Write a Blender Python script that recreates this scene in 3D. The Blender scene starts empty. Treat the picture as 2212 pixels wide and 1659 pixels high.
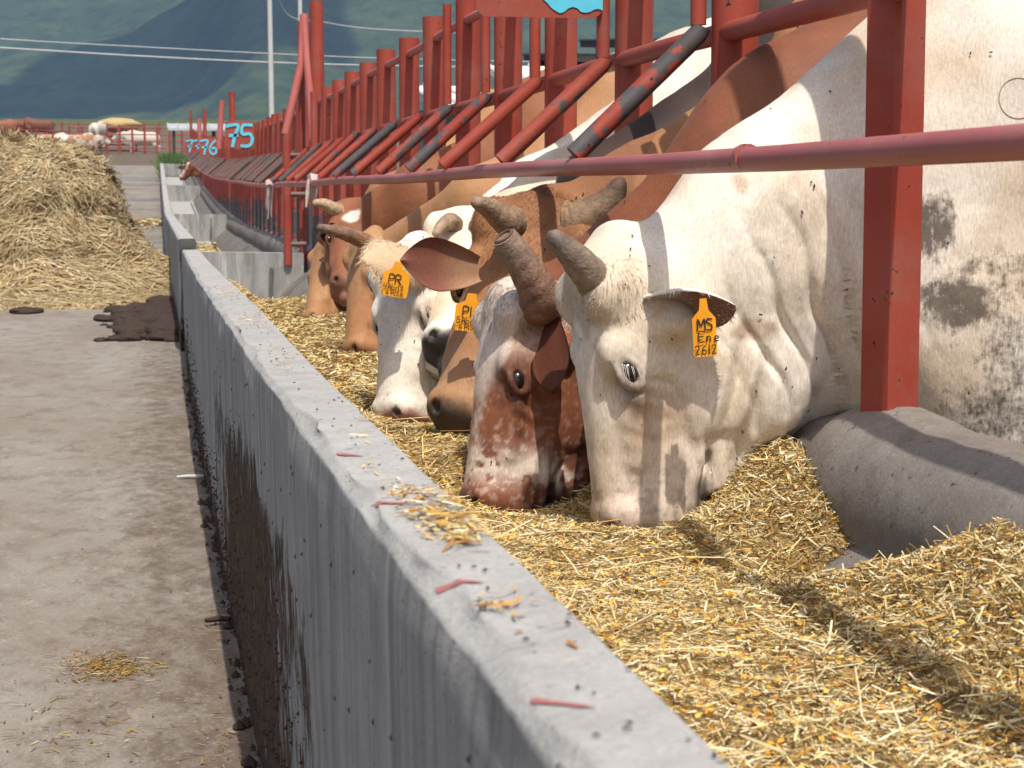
import bpy, math, random
import numpy as np
from mathutils import Vector, Matrix
random.seed(7); RNG = np.random.default_rng(7)
SC = bpy.context.scene
COL = SC.collection
rad = math.radians

# ------------------------------------------------------------------ camera, sky, sun, exposure
cam_d = bpy.data.cameras.new('camera'); cam = bpy.data.objects.new('camera', cam_d); COL.objects.link(cam)
PITCH = math.atan(415/4200.); YAW = math.atan(763/4200.*math.cos(PITCH))
cam.location = (0, 0, 1.15); cam.rotation_euler = (math.pi/2 - PITCH, 0, -YAW)
cam_d.sensor_width = 36; cam_d.lens = 36*4200/2212.; cam_d.clip_start = .05; cam_d.clip_end = 20000
cam_d.dof.use_dof = True; cam_d.dof.focus_distance = 4.3; cam_d.dof.aperture_fstop = 16
SC.camera = cam
SUN_EL, SUN_AZ = 62, -4            # elevation, and the azimuth the light travels towards (from +Y to +X)
world = bpy.data.worlds.new('World'); SC.world = world; world.use_nodes = True
wn = world.node_tree.nodes; wl = world.node_tree.links
sky = wn.new('ShaderNodeTexSky'); sky.sky_type = 'NISHITA'; sky.sun_disc = False
sky.sun_elevation = rad(SUN_EL); sky.sun_rotation = rad(180+SUN_AZ); sky.air_density = .8; sky.dust_density = 5.; sky.ozone_density = .5
bg = wn['Background']; bg.inputs['Strength'].default_value = .12; wl.new(sky.outputs[0], bg.inputs[0])
sun_d = bpy.data.lights.new('sun', 'SUN'); sun = bpy.data.objects.new('sun', sun_d); COL.objects.link(sun)
sun_d.energy = 5.0; sun_d.angle = rad(.55); sun_d.color = (1, .94, .84)
SD = Vector((math.sin(rad(SUN_AZ))*math.cos(rad(SUN_EL)), math.cos(rad(SUN_AZ))*math.cos(rad(SUN_EL)), -math.sin(rad(SUN_EL))))
sun.rotation_euler = SD.to_track_quat('-Z', 'Y').to_euler()
SC.view_settings.view_transform = 'Standard'; SC.view_settings.look = 'None'
SC.view_settings.exposure = 0.30; SC.view_settings.gamma = 1.0; SC.view_settings.use_curve_mapping = False
SC.render.engine = 'CYCLES'
try:
    SC.cycles.use_denoising = True; SC.cycles.max_bounces = 6; SC.cycles.volume_bounces = 0
    SC.cycles.diffuse_bounces = 3; SC.cycles.glossy_bounces = 2; SC.cycles.transparent_max_bounces = 6
except Exception: pass

# ------------------------------------------------------------------ helpers
CF, CX, CY = 4200., 1106., 829.5
CAMP = np.array([0, 0, 1.15])
FW = np.array([math.sin(YAW)*math.cos(PITCH), math.cos(YAW)*math.cos(PITCH), -math.sin(PITCH)])
RT = np.array([math.cos(YAW), -math.sin(YAW), 0.]); UP = np.cross(RT, FW)
def at(x, y, Y=None, X=None, Z=None):
    """the point of the place seen at photo position x, y that lies at the given distance, side offset or height"""
    r = FW + RT*(x-CX)/CF - UP*(y-CY)/CF
    s = Y/r[1] if Y is not None else X/r[0] if X is not None else (Z-1.15)/r[2]
    return CAMP + r*s
def nz(v): v = np.asarray(v, float); return v/np.linalg.norm(v)
def lerp(knots, x):
    k = np.array(knots, float); return np.interp(x, k[:, 0], k[:, 1])
def sstep(a, b, x):
    t = np.clip((x-a)/(b-a), 0, 1); return t*t*(3-2*t)
def vnoise(p, seed=0):
    p = np.asarray(p, np.float64); i = np.floor(p).astype(np.int64); f = p-i; u = f*f*(3-2*f); out = 0
    for dx in (0, 1):
        for dy in (0, 1):
            for dz in (0, 1):
                h = ((i[:, 0]+dx)*374761393 + (i[:, 1]+dy)*668265263 + (i[:, 2]+dz)*1440662683 + seed*974711) & 0xffffffff
                h = ((h ^ (h >> 13))*1274126177) & 0xffffffff; h = (h ^ (h >> 16))/4294967295.
                w = (u[:, 0] if dx else 1-u[:, 0])*(u[:, 1] if dy else 1-u[:, 1])*(u[:, 2] if dz else 1-u[:, 2])
                out = out + w*h
    return out
def fbm(p, s=1., o=4, seed=0):
    p = np.asarray(p, float)*s; a, t, n = 1., 0., 0.
    for k in range(o): t = t + a*vnoise(p, seed+k*17); n += a; a *= .5; p = p*2.03
    return t/n

def tag(o, label=None, cat=None, group=None, kind=None):
    if label: o['label'] = label
    if cat: o['category'] = cat
    if group: o['group'] = group
    if kind: o['kind'] = kind
    return o
def empty(name, loc=(0, 0, 0)):
    o = bpy.data.objects.new(name, None); COL.objects.link(o); o.location = Vector(loc); o.empty_display_size = .1; return o
def put(name, me, mat, parent=None):
    o = bpy.data.objects.new(name, me); COL.objects.link(o)
    if mat is not None and not me.materials: me.materials.append(mat)
    if parent is not None:
        o.parent = parent
        o.matrix_parent_inverse = Matrix.Translation(-Vector(parent.location)) if parent.type == 'EMPTY' else Matrix()
    return o
def npmesh(name, V, Fc, col=None, smooth=True, alpha=None):
    """mesh from arrays; Fc is (n,3) or (n,4)"""
    V = np.asarray(V, np.float32); Fc = np.asarray(Fc, np.int32); me = bpy.data.meshes.new(name)
    n, k = Fc.shape
    me.vertices.add(len(V)); me.vertices.foreach_set('co', V.ravel())
    me.loops.add(n*k); me.loops.foreach_set('vertex_index', Fc.ravel())
    me.polygons.add(n); me.polygons.foreach_set('loop_start', np.arange(0, n*k, k, dtype=np.int32))
    me.polygons.foreach_set('use_smooth', np.full(n, smooth))
    me.update(calc_edges=True); me.validate()
    if col is not None:
        a = me.color_attributes.new('col', 'FLOAT_COLOR', 'POINT'); c = np.ones((len(V), 4), np.float32); c[:, :3] = col
        if alpha is not None: c[:, 3] = alpha
        a.data.foreach_set('color', c.ravel())
    return me
class MB:
    def __init__(s): s.v = []; s.f = []
    def add(s, V, F):
        o = len(s.v); s.v += [tuple(map(float, p)) for p in V]; s.f += [tuple(i+o for i in q) for q in F]; return s
    def box(s, a, b):
        x0, y0, z0 = a; x1, y1, z1 = b
        return s.add([(x0,y0,z0),(x1,y0,z0),(x1,y1,z0),(x0,y1,z0),(x0,y0,z1),(x1,y0,z1),(x1,y1,z1),(x0,y1,z1)],
                     [(3,2,1,0),(4,5,6,7),(0,1,5,4),(1,2,6,5),(2,3,7,6),(3,0,4,7)])
    def tube(s, pts, rs, seg=12, caps=True, wob=0):
        pts = [np.asarray(p, float) for p in pts]; n = len(pts)
        if not hasattr(rs, '__len__'): rs = [rs]*n
        t0 = nz(pts[1]-pts[0]); ref = np.array([0, 0, 1.]) if abs(t0[2]) < .9 else np.array([1., 0, 0])
        e1 = nz(np.cross(t0, ref)); V = []; F = []
        for i, p in enumerate(pts):
            t = nz(pts[min(i+1, n-1)]-pts[max(i-1, 0)]); e1 = nz(e1 - t*np.dot(e1, t)); e2 = np.cross(t, e1)
            for k in range(seg):
                a = 2*math.pi*k/seg; r = rs[i]*(1+wob*(random.random()-.5))
                V.append(p + e1*math.cos(a)*r + e2*math.sin(a)*r)
        for i in range(n-1):
            for k in range(seg):
                k2 = (k+1) % seg; F.append((i*seg+k, i*seg+k2, (i+1)*seg+k2, (i+1)*seg+k))
        if caps: F.append(tuple(range(seg))[::-1]); F.append(tuple((n-1)*seg+k for k in range(seg)))
        return s.add(V, F)
    def ribbon(s, pts, w, nrm, off):
        """flat brush stroke along a polyline on a surface with normal nrm"""
        pts = [np.asarray(p, float)+np.asarray(nrm)*off for p in pts]; n = len(pts); V = []
        for i in range(n):
            t = nz(pts[min(i+1, n-1)]-pts[max(i-1, 0)]); sd = nz(np.cross(nrm, t)); ww = w*(1+.12*math.sin(i*2.1))/2
            e = t*(ww*.5) if i == n-1 else (-t*(ww*.5) if i == 0 else 0)
            V += [pts[i]+sd*ww+e, pts[i]-sd*ww+e]
        return s.add(V, [(2*i, 2*i+1, 2*i+3, 2*i+2) for i in range(n-1)])
    def mesh(s, name, smooth=True):
        me = bpy.data.meshes.new(name); me.from_pydata(s.v, [], s.f); me.update()
        if smooth: me.polygons.foreach_set('use_smooth', [True]*len(me.polygons))
        return me
    def build(s, name, mat, parent=None, smooth=True, auto=40):
        me = s.mesh(name, smooth)
        if smooth and auto:
            try: me.set_sharp_from_angle(angle=rad(auto))
            except Exception: pass
        return put(name, me, mat, parent)
def smooth_line(pts, n=4):
    if len(pts) < 3: return pts
    P = [np.array(p, float) for p in pts]; out = []
    for i in range(len(P)-1):
        a, b, c, d = P[max(i-1, 0)], P[i], P[i+1], P[min(i+2, len(P)-1)]
        for k in range(n):
            t = k/n; out.append(.5*((2*b)+(-a+c)*t+(2*a-5*b+4*c-d)*t*t+(-a+3*b-3*c+d)*t**3))
    out.append(P[-1]); return out
def grid_mesh(us, vs, fn):
    U, V = np.meshgrid(us, vs, indexing='ij'); P = fn(U.ravel(), V.ravel()); n, m = len(us), len(vs)
    i = np.arange(n*m).reshape(n, m)
    return P, np.stack([i[:-1, :-1], i[1:, :-1], i[1:, 1:], i[:-1, 1:]], -1).reshape(-1, 4)

# ------------------------------------------------------------------ materials
class NT:
    def __init__(s, name, rough=.8, spec=.3):
        s.m = bpy.data.materials.new(name); s.m.use_nodes = True; s.t = s.m.node_tree; s.n = s.t.nodes; s.b = s.n['Principled BSDF']
        s.b.inputs['Roughness'].default_value = rough; s.b.inputs['Specular IOR Level'].default_value = spec
    def node(s, k, **kw):
        n = s.n.new(k)
        for a, b in kw.items(): setattr(n, a, b)
        return n
    def link(s, a, b): s.t.links.new(a, b)
    def pos(s, scale=(1, 1, 1), obj=False):
        tc = s.node('ShaderNodeTexCoord').outputs['Object'] if obj else s.node('ShaderNodeNewGeometry').outputs['Position']
        mp = s.node('ShaderNodeMapping'); mp.inputs['Scale'].default_value = scale; s.link(tc, mp.inputs[0]); return mp.outputs[0]
    def noise(s, scale, detail=4, rough=.55, vec=None, off=None):
        n = s.node('ShaderNodeTexNoise'); n.inputs['Scale'].default_value = scale; n.inputs['Detail'].default_value = detail; n.inputs['Roughness'].default_value = rough
        s.link(vec if vec is not None else s.pos(), n.inputs['Vector']); return n.outputs['Fac']
    def ramp(s, fac, stops, interp='LINEAR'):
        r = s.node('ShaderNodeValToRGB'); r.color_ramp.interpolation = interp; e = r.color_ramp.elements
        while len(e) < len(stops): e.new(.5)
        for k, (p, c) in enumerate(stops):
            e[k].position = p; e[k].color = (*c, 1) if hasattr(c, '__len__') else (c, c, c, 1)
        s.link(fac, r.inputs[0]); return r.outputs[0]
    def mix(s, fac, a, b, mode='MIX'):
        n = s.node('ShaderNodeMix', data_type='RGBA', blend_type=mode)
        for sock, v in ((0, fac), (6, a), (7, b)):
            if hasattr(v, 'is_linked') or hasattr(v, 'node'): s.link(v, n.inputs[sock])
            else: n.inputs[sock].default_value = v if sock == 0 else ((*v, 1) if hasattr(v, '__len__') else (v, v, v, 1))
        return n.outputs[2]
    def math(s, op, a, b=0., c=None):
        n = s.node('ShaderNodeMath', operation=op)
        for k, v in enumerate((a, b) if c is None else (a, b, c)):
            if hasattr(v, 'node'): s.link(v, n.inputs[k])
            else: n.inputs[k].default_value = v
        return n.outputs[0]
    def axis(s, k):
        sp = s.node('ShaderNodeSeparateXYZ'); s.link(s.node('ShaderNodeNewGeometry').outputs['Position'], sp.inputs[0]); return sp.outputs[k]
    def maprange(s, v, a, b, c=0., d=1.):
        n = s.node('ShaderNodeMapRange', interpolation_type='SMOOTHSTEP'); s.link(v, n.inputs[0])
        for k, x in zip((1, 2, 3, 4), (a, b, c, d)): n.inputs[k].default_value = x
        return n.outputs[0]
    def color(s, c):
        if hasattr(c, 'node'): s.link(c, s.b.inputs['Base Color'])
        else: s.b.inputs['Base Color'].default_value = (*c, 1)
    def bump(s, h, strength=.3, dist=.01):
        n = s.node('ShaderNodeBump'); n.inputs['Strength'].default_value = strength; n.inputs['Distance'].default_value = dist
        s.link(h, n.inputs['Height']); s.link(n.outputs[0], s.b.inputs['Normal']); return s
    def rnd(s): return s.node('ShaderNodeObjectInfo').outputs['Random']
    def attr(s): return s.node('ShaderNodeAttribute', attribute_name='col').outputs['Color']

def m_flat(name, c, rough=.8, var=.25, scale=40, bump=.1):
    t = NT(name, rough); n = t.noise(scale, 4)
    t.color(t.mix(n, tuple(x*(1-var) for x in c), tuple(min(1, x*(1+var)) for x in c)))
    t.bump(n, bump, .003); return t.m
def m_red(name, base=(.30, .043, .024), worn=.46, steel=(.045, .04, .042), faded=(.37, .080, .05), zmix=None, rough=.55):
    t = NT(name, rough, .35); P = t.pos()
    big = t.noise(2.3, 3, .6); mid = t.noise(14, 5, .65); fine = t.noise(90, 3)
    c = t.mix(t.ramp(big, [(.35, 0.), (.7, 1.)]), base, faded)
    c = t.mix(t.math('MULTIPLY', fine, .35), c, tuple(x*.5 for x in base))
    dust = t.ramp(t.noise(6, 5, .7), [(.5, 0.), (.75, 1.)]); c = t.mix(t.math('MULTIPLY', dust, .5), c, (.24, .13, .10))
    v = t.math('ADD', t.math('MULTIPLY', t.rnd(), .14), t.math('ADD', t.math('MULTIPLY', mid, .55), t.math('MULTIPLY', big, .3)))
    if zmix:
        v = t.math('ADD', v, t.maprange(t.axis(2), zmix[0], zmix[1], .30, 0.))
    mask = t.ramp(v, [(worn+.13, 0.), (worn+.16, 1.)])
    c = t.mix(mask, c, t.mix(t.noise(30, 3), steel, tuple(x*2.2 for x in steel)))
    specks = t.ramp(t.noise(55, 2, .5), [(.70, 0.), (.73, 1.)]); c = t.mix(specks, c, (.03, .02, .018))
    t.color(c); t.bump(t.mix(mask, fine, 0.), .25, .002); return t.m
def m_vcol(name, rough=.8, var=.25, scale=60, bump=.2, spec=.2, bs=200, dist=.002):
    t = NT(name, rough, spec); n = t.noise(scale, 4, .6)
    c = t.mix(1., t.attr(), t.ramp(n, [(.25, 1-var), (.75, 1+var*.6)]), 'MULTIPLY'); t.color(c)
    t.bump(t.noise(bs, 3, .6), bump, dist); return t.m
def m_coat():
    t = NT('coat', .62, .25); P = t.pos((1, 1, .28))
    n = t.noise(22, 5, .65); n2 = t.noise(260, 3, .65, P); n3 = t.noise(120, 3, .6)
    c = t.mix(1., t.attr(), t.ramp(n, [(.3, .93), (.7, 1.06)]), 'MULTIPLY')
    c = t.mix(1., c, t.ramp(n2, [(.3, .78), (.7, 1.10)]), 'MULTIPLY')
    at_ = t.node('ShaderNodeAttribute', attribute_name='col'); soil = t.math('SUBTRACT', 1., at_.outputs['Alpha'])
    sn = t.math('ADD', t.math('MULTIPLY', t.noise(38, 6, .72), .75), t.math('MULTIPLY', t.noise(150, 3, .6, P), .35))
    sm = t.ramp(t.math('ADD', t.math('MULTIPLY', soil, .62), t.math('MULTIPLY', t.math('SUBTRACT', sn, .5), 1.4)), [(.34, 0.), (.62, .85)])
    c = t.mix(sm, c, t.mix(t.noise(90, 3), (.018, .013, .011), (.11, .075, .05))); t.color(c)
    t.b.inputs['Sheen Weight'].default_value = .06; t.b.inputs['Sheen Roughness'].default_value = .4
    t.bump(t.math('ADD', n2, t.math('MULTIPLY', n3, .8)), .25, .003); return t.m
def m_concrete():
    t = NT('trough_concrete', .9, .2)
    big = t.noise(1.7, 5, .6); mid = t.noise(11, 6, .65); fine = t.noise(160, 4, .7)
    c = t.mix(big, (.32, .312, .298), (.45, .44, .42))
    c = t.mix(t.math('MULTIPLY', t.ramp(mid, [(.4, 0.), (.75, 1.)]), .5), c, (.20, .195, .19))
    c = t.mix(1., c, t.ramp(fine, [(.25, .78), (.75, 1.16)]), 'MULTIPLY')
    # upright faces only: shade painted in as darker grey, vertical streaks, splashed manure
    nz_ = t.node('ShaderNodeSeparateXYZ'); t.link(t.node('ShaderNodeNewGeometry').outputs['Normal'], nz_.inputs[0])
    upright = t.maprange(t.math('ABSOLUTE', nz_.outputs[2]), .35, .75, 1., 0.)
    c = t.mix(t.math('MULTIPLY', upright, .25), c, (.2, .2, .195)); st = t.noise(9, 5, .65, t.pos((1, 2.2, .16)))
    c = t.mix(t.math('MULTIPLY', t.ramp(st, [(.44, 0.), (.62, 1.)]), t.math('MULTIPLY', upright, .6)), c, (.14, .137, .132))
    st2 = t.noise(13, 4, .6, t.pos((1, 2., .1)))
    c = t.mix(t.math('MULTIPLY', t.ramp(st2, [(.58, 0.), (.68, 1.)]), t.math('MULTIPLY', upright, .55)), c, (.55, .55, .54))
    yy, zz = t.axis(1), t.axis(2)
    reg = t.math('MULTIPLY', t.maprange(yy, 1.3, 3.9), t.maprange(yy, 4.2, 9., 1., .25))
    reg = t.math('MULTIPLY', reg, t.maprange(zz, .42, .84, .70, 0.))
    foot = t.math('MULTIPLY', t.maprange(zz, -.05, .30, 1., 0.), .62)
    reg = t.math('MAXIMUM', reg, foot)
    dA = t.noise(9, 6, .7, t.pos((1, 2.6, .30))); dB = t.noise(15, 9, .8, t.pos((1, 1.3, .6)))
    dm = t.ramp(t.math('ADD', t.math('ADD', t.math('MULTIPLY', reg, .50), t.math('MULTIPLY', t.noise(3.2, 4, .6), .40)), t.math('ADD', t.math('MULTIPLY', dA, .28), t.math('MULTIPLY', dB, .55))), [(.862, 0.), (.885, 1.)])
    dm = t.math('MULTIPLY', dm, upright)
    gr_ = t.noise(120, 5, .75, t.pos((1, 1, .4)))
    dirt = t.mix(t.ramp(gr_, [(.43, 0.), (.58, 1.)]), (.024, .014, .010), (.20, .12, .07)); dirt = t.mix(t.ramp(t.noise(22, 4, .7), [(.42, 0.), (.6, .75)]), dirt, (.035, .021, .015)); dirt = t.mix(t.ramp(t.noise(210, 3, .6, t.pos((1, 1, .35))), [(.64, 0.), (.69, .8)]), dirt, (.34, .23, .12))
    c = t.mix(dm, c, dirt)
    rs = t.ramp(t.noise(5, 3, .5, t.pos((1, 3.2, .08))), [(.68, 0.), (.71, 1.)])
    c = t.mix(t.math('MULTIPLY', t.math('MULTIPLY', rs, upright), .35), c, (.16, .05, .045))
    sp = t.ramp(t.noise(75, 2, .5), [(.71, 0.), (.735, 1.)]); c = t.mix(sp, c, (.05, .045, .045))
    lat = t.ramp(t.noise(6, 4, .6), [(.45, 0.), (.7, 1.)])
    t.color(c)
    t.bump(t.math('ADD', t.math('ADD', t.math('MULTIPLY', fine, .5), mid), t.math('MULTIPLY', dm, t.math('ADD', 1.0, t.math('MULTIPLY', gr_, 3.)))), .7, .008)
    return t.m
def m_road():
    t = NT('lane_concrete', .88, .25)
    big = t.noise(.9, 6, .66, t.pos((1, .4, 1))); mid = t.noise(6, 7, .72, t.pos((1, .5, 1))); fine = t.noise(120, 4, .7)
    c = t.mix(t.ramp(big, [(.35, 0.), (.62, 1.)]), (.26, .237, .208), (.205, .17, .136))
    c = t.mix(t.math('MULTIPLY', t.ramp(mid, [(.48, 0.), (.68, 1.)]), .75), c, (.13, .098, .072))
    c = t.mix(t.math('MULTIPLY', t.ramp(t.noise(17, 5, .7, t.pos((1, .5, 1))), [(.56, 0.), (.7, 1.)]), .6), c, (.34, .31, .27))
    c = t.mix(1., c, t.ramp(fine, [(.25, .75), (.75, 1.2)]), 'MULTIPLY')
    edge = t.math('MULTIPLY', t.maprange(t.axis(0), -.55, .12), t.maprange(t.axis(1), 14., 22., 1., .4))
    c = t.mix(t.ramp(t.math('ADD', t.math('MULTIPLY', edge, .20), t.math('MULTIPLY', t.noise(12, 8, .78, t.pos((1, .45, 1))), .95)), [(.57, 0.), (.74, .75)]), c, (.10, .07, .048))
    c = t.mix(t.math('MULTIPLY', t.ramp(t.noise(70, 4, .7), [(.58, 0.), (.66, 1.)]), .55), c, (.36, .31, .25))
    g = t.ramp(t.noise(50, 3, .6), [(.68, 0.), (.71, 1.)]); c = t.mix(t.math('MULTIPLY', g, .7), c, (.04, .03, .025))
    wet = t.math('MULTIPLY', t.ramp(t.noise(.35, 4, .6, t.pos((.4, 1.4, 1))), [(.52, 0.), (.6, 1.)]), t.maprange(t.axis(1), 12., 30.))
    c = t.mix(t.math('MULTIPLY', wet, .4), c, (.12, .115, .11)); t.color(c)
    t.link(t.math('SUBTRACT', .9, t.math('MULTIPLY', wet, .55)), t.b.inputs['Roughness'])
    t.bump(t.math('ADD', mid, t.math('MULTIPLY', fine, .4)), .45, .01); return t.m
def m_ground():
    t = NT('pen_dirt', .95, .1); n = t.noise(.8, 6, .65); n2 = t.noise(14, 5, .7)
    c = t.mix(n, (.10, .075, .055), (.19, .15, .115)); c = t.mix(t.ramp(n2, [(.4, 0.), (.7, .6)]), c, (.05, .035, .026))
    gr = t.ramp(t.noise(.012, 4, .6), [(.45, 0.), (.6, 1.)]); far = t.maprange(t.axis(1), 120., 220.)
    c = t.mix(t.math('MULTIPLY', far, t.math('ADD', .5, t.math('MULTIPLY', gr, .5))), c, (.06, .10, .028)); t.color(c)
    t.bump(n2, .6, .03); return t.m
def m_hills():
    t = NT('forest_hills', .95, .05); a = t.noise(.0022, 5, .6); b = t.noise(.02, 6, .7); d = t.noise(.055, 4, .75)
    c = t.mix(t.ramp(a, [(.35, 0.), (.65, 1.)]), (.022, .042, .022), (.045, .066, .028))
    c = t.mix(t.ramp(b, [(.35, 0.), (.7, 1.)]), c, (.085, .105, .042)); c = t.mix(t.ramp(d, [(.36, .6), (.56, 0.)]), c, (.010, .022, .012))
    t.color(c); t.bump(t.math('ADD', b, d), .7, 5.); return t.m
MAT = dict(
    red=m_red('red_paint', worn=.50), picket=m_red('red_paint_picket', worn=.60, zmix=(.85, 1.42)), strut=m_red('red_paint_strut', worn=.35, steel=(.05, .045, .047)),
    rail=m_red('faded_red_paint', base=(.34, .085, .075), faded=(.42, .15, .135), worn=.50, steel=(.17, .13, .10), rough=.45),
    bare=m_red('bare_pipe', base=(.13, .075, .06), faded=(.17, .10, .08), worn=.40, steel=(.06, .055, .055)),
    pink=m_red('sun_bleached_pipe', base=(.44, .10, .09), faded=(.5, .16, .14), worn=.56),
    blue=m_flat('light_blue_paint', (.10, .52, .68), .6, .2, 18), concrete=m_concrete(), road=m_road(), ground=m_ground(), hills=m_hills(),
    coat=m_coat(), vcol=m_vcol('straw', .75, .2, 40, .15), horn=m_vcol('horn', .6, .45, 55, .8, .3, 120, .004), fur=m_vcol('fur', .65, .12, 30, 0., .2),
    feedbase=m_vcol('chopped_feed', .9, .6, 130, 1., .1, 170, .012), dung=m_flat('manure', (.042, .026, .018), .85, .6, 22, .9),
    tagm=m_flat('tag_plastic', (.72, .30, .012), .45, .08, 30, .03), ink=m_flat('ink', (.02, .014, .01), .6), fly=m_flat('fly_black', (.012, .012, .014), .4),
    rag=m_flat('rag', (.45, .36, .33), .9, .35, 30, .5), white=m_flat('white_wash', (.62, .62, .60), .8, .15, 6), galv=m_flat('galvanised_sheet', (.42, .43, .44), .45, .2, 5),
    darkroof=m_flat('dark_roof', (.05, .045, .045), .7, .4, 5), grey=m_flat('grey_wall', (.28, .28, .27), .85, .2, 4), pole=m_flat('pole_concrete', (.5, .5, .48), .85, .12, 3),
    wire=m_flat('cable', (.45, .46, .47), .5, .1), paintmark=m_flat('red_marking', (.33, .125, .12), .95, .6, 140), grass=m_vcol('grass_blades', .7, .3, 5, 0.),
    cloud=m_flat('cloud_white', (.9, .9, .9), 1., .02, .01), rust=m_flat('rusty_tin', (.12, .06, .04), .8, .4, 12))
def m_eye():
    t = NT('eye_wet', .16, .5); t.color((.012, .008, .006)); t.b.inputs['Coat Weight'].default_value = .15; return t.m
MAT['eye'] = m_eye()
def m_curb():
    t = NT('worn_curb', .75, .3); big = t.noise(3.5, 5, .6); mid = t.noise(18, 6, .7); fine = t.noise(170, 3, .7); sw = t.noise(6, 4, .6, t.pos((1, .25, 1)))
    c = t.mix(big, (.165, .146, .128), (.245, .222, .198)); c = t.mix(t.math('MULTIPLY', t.ramp(sw, [(.45, 0.), (.65, 1.)]), .6), c, (.15, .11, .085))
    c = t.mix(t.math('MULTIPLY', t.ramp(mid, [(.46, 0.), (.70, 1.)]), .55), c, (.10, .085, .075)); c = t.mix(1., c, t.ramp(fine, [(.25, .7), (.75, 1.2)]), 'MULTIPLY')
    c = t.mix(t.ramp(t.noise(48, 3, .6), [(.66, 0.), (.70, .8)]), c, (.03, .026, .024))
    t.color(c); t.bump(t.math('ADD', mid, t.math('MULTIPLY', fine, .4)), .5, .006); return t.m
MAT['curb'] = m_curb()

# ------------------------------------------------------------------ ground, lane, hills
ZG = [(-40, 0), (0, 0), (6, -.05), (16, -.17), (25, -.20), (35, -.08), (45, .18), (55, .5), (79, 1.45), (110, 3.3), (160, 6.2), (300, 12), (1000, 32), (6000, 100)]
def zg(y): return lerp(ZG, y)
ZT = [(-3, .84), (0, .838), (3, .828), (6, .80), (16.3, .675), (16.31, .765), (25, .76), (35, .78), (45, 1.0), (57, 1.36), (79, 2.28)]
def zt(y): return lerp(ZT, y)
XO = [(-3, .22), (1.1, .21), (2, .202), (3, .188), (4, .175), (7, .165), (12, .162), (16.3, .178), (16.31, .15), (35, .09), (57, .08), (79, .06)]
def xo(y): return lerp(XO, y)
FZ = [(-5, 0), (18, 0), (27, .1), (35, .2), (45, .42), (57, .80), (79, 1.68)]
def fz(y): return lerp(FZ, y)
xs = np.concatenate([np.linspace(-4000, -60, 14), np.linspace(-40, 60, 41), np.linspace(80, 4000, 14)])
ys = np.concatenate([np.linspace(-300, -10, 5), np.linspace(-5, 60, 66), np.linspace(65, 300, 48), np.linspace(350, 4000, 20)])
V, F = grid_mesh(xs, ys, lambda x, y: np.stack([x, y, zg(y)-.03 - .25*(np.abs(x) > 1e9)], 1))
tag(put('ground', npmesh('ground', V, F), MAT['ground']), kind='structure')
xs = np.concatenate([np.linspace(-9, -.8, 30), np.linspace(-.7, .24, 48)]); ys = np.concatenate([np.linspace(-3, 30, 260), np.linspace(30.5, 95, 130)])
def lane(x, y):
    p = np.stack([x, y, y*0], 1); z = zg(y) + (fbm(p, 1.2, 4, 3)-.5)*.02 + (fbm(p, 9, 3, 5)-.5)*.006
    return np.stack([x, y, z], 1)
V, F = grid_mesh(xs, ys, lane); tag(put('lane', npmesh('lane', V, F), MAT['road']), kind='structure')
xs = np.linspace(1.44, 40, 60); ys = np.concatenate([np.linspace(-6, 30, 90), np.linspace(31, 90, 50)])
def pen(x, y): return np.stack([x, y, zg(y) + .30 + (fbm(np.stack([x, y, 0*x], 1), 1.5, 4, 9)-.5)*.08], 1)
V, F = grid_mesh(xs, ys, pen); tag(put('pen_ground', npmesh('pen_ground', V, F), MAT['ground']), kind='structure')
def hillz(x, y):
    az = np.degrees(np.arctan2(x, y)); d = np.hypot(x, y)
    p = np.stack([x, y, 0*x], 1)
    r = sstep(900, 2600, d)*(210 + 60*np.sin(az*.35+1.) ) + sstep(1900, 3100, d)*250
    # a low spur in front on the right and a steeper shoulder on the left
    r += 175*np.exp(-((az-12)/9.)**2)*sstep(800, 1500, d)*(1-.5*sstep(1900, 2500, d)) + 130*np.exp(-((az+12)/9.)**2)*sstep(1200, 2100, d)
    r += 60*np.exp(-((az-3.)/1.6)**2)*np.exp(-((d-1250)/260.)**2)
    r += (fbm(p, 1/520., 5, 21)-.5)*330*sstep(900, 2400, d) + (fbm(p, 1/60., 3, 22)-.5)*26*sstep(600, 1000, d)
    return zg(d) - 6 + np.maximum(r, -20)*sstep(650, 950, d)
azs = np.radians(np.linspace(-48, 62, 330)); ds = np.concatenate([np.linspace(650, 2600, 170), np.linspace(2620, 3500, 40)])
def hl(a, d): x, y = d*np.sin(a), d*np.cos(a); return np.stack([x, y, hillz(x, y)], 1)
V, F = grid_mesh(azs, ds, hl); tag(put('hills', npmesh('hills', V, F[:, ::-1]), MAT['hills']), kind='structure')

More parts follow.
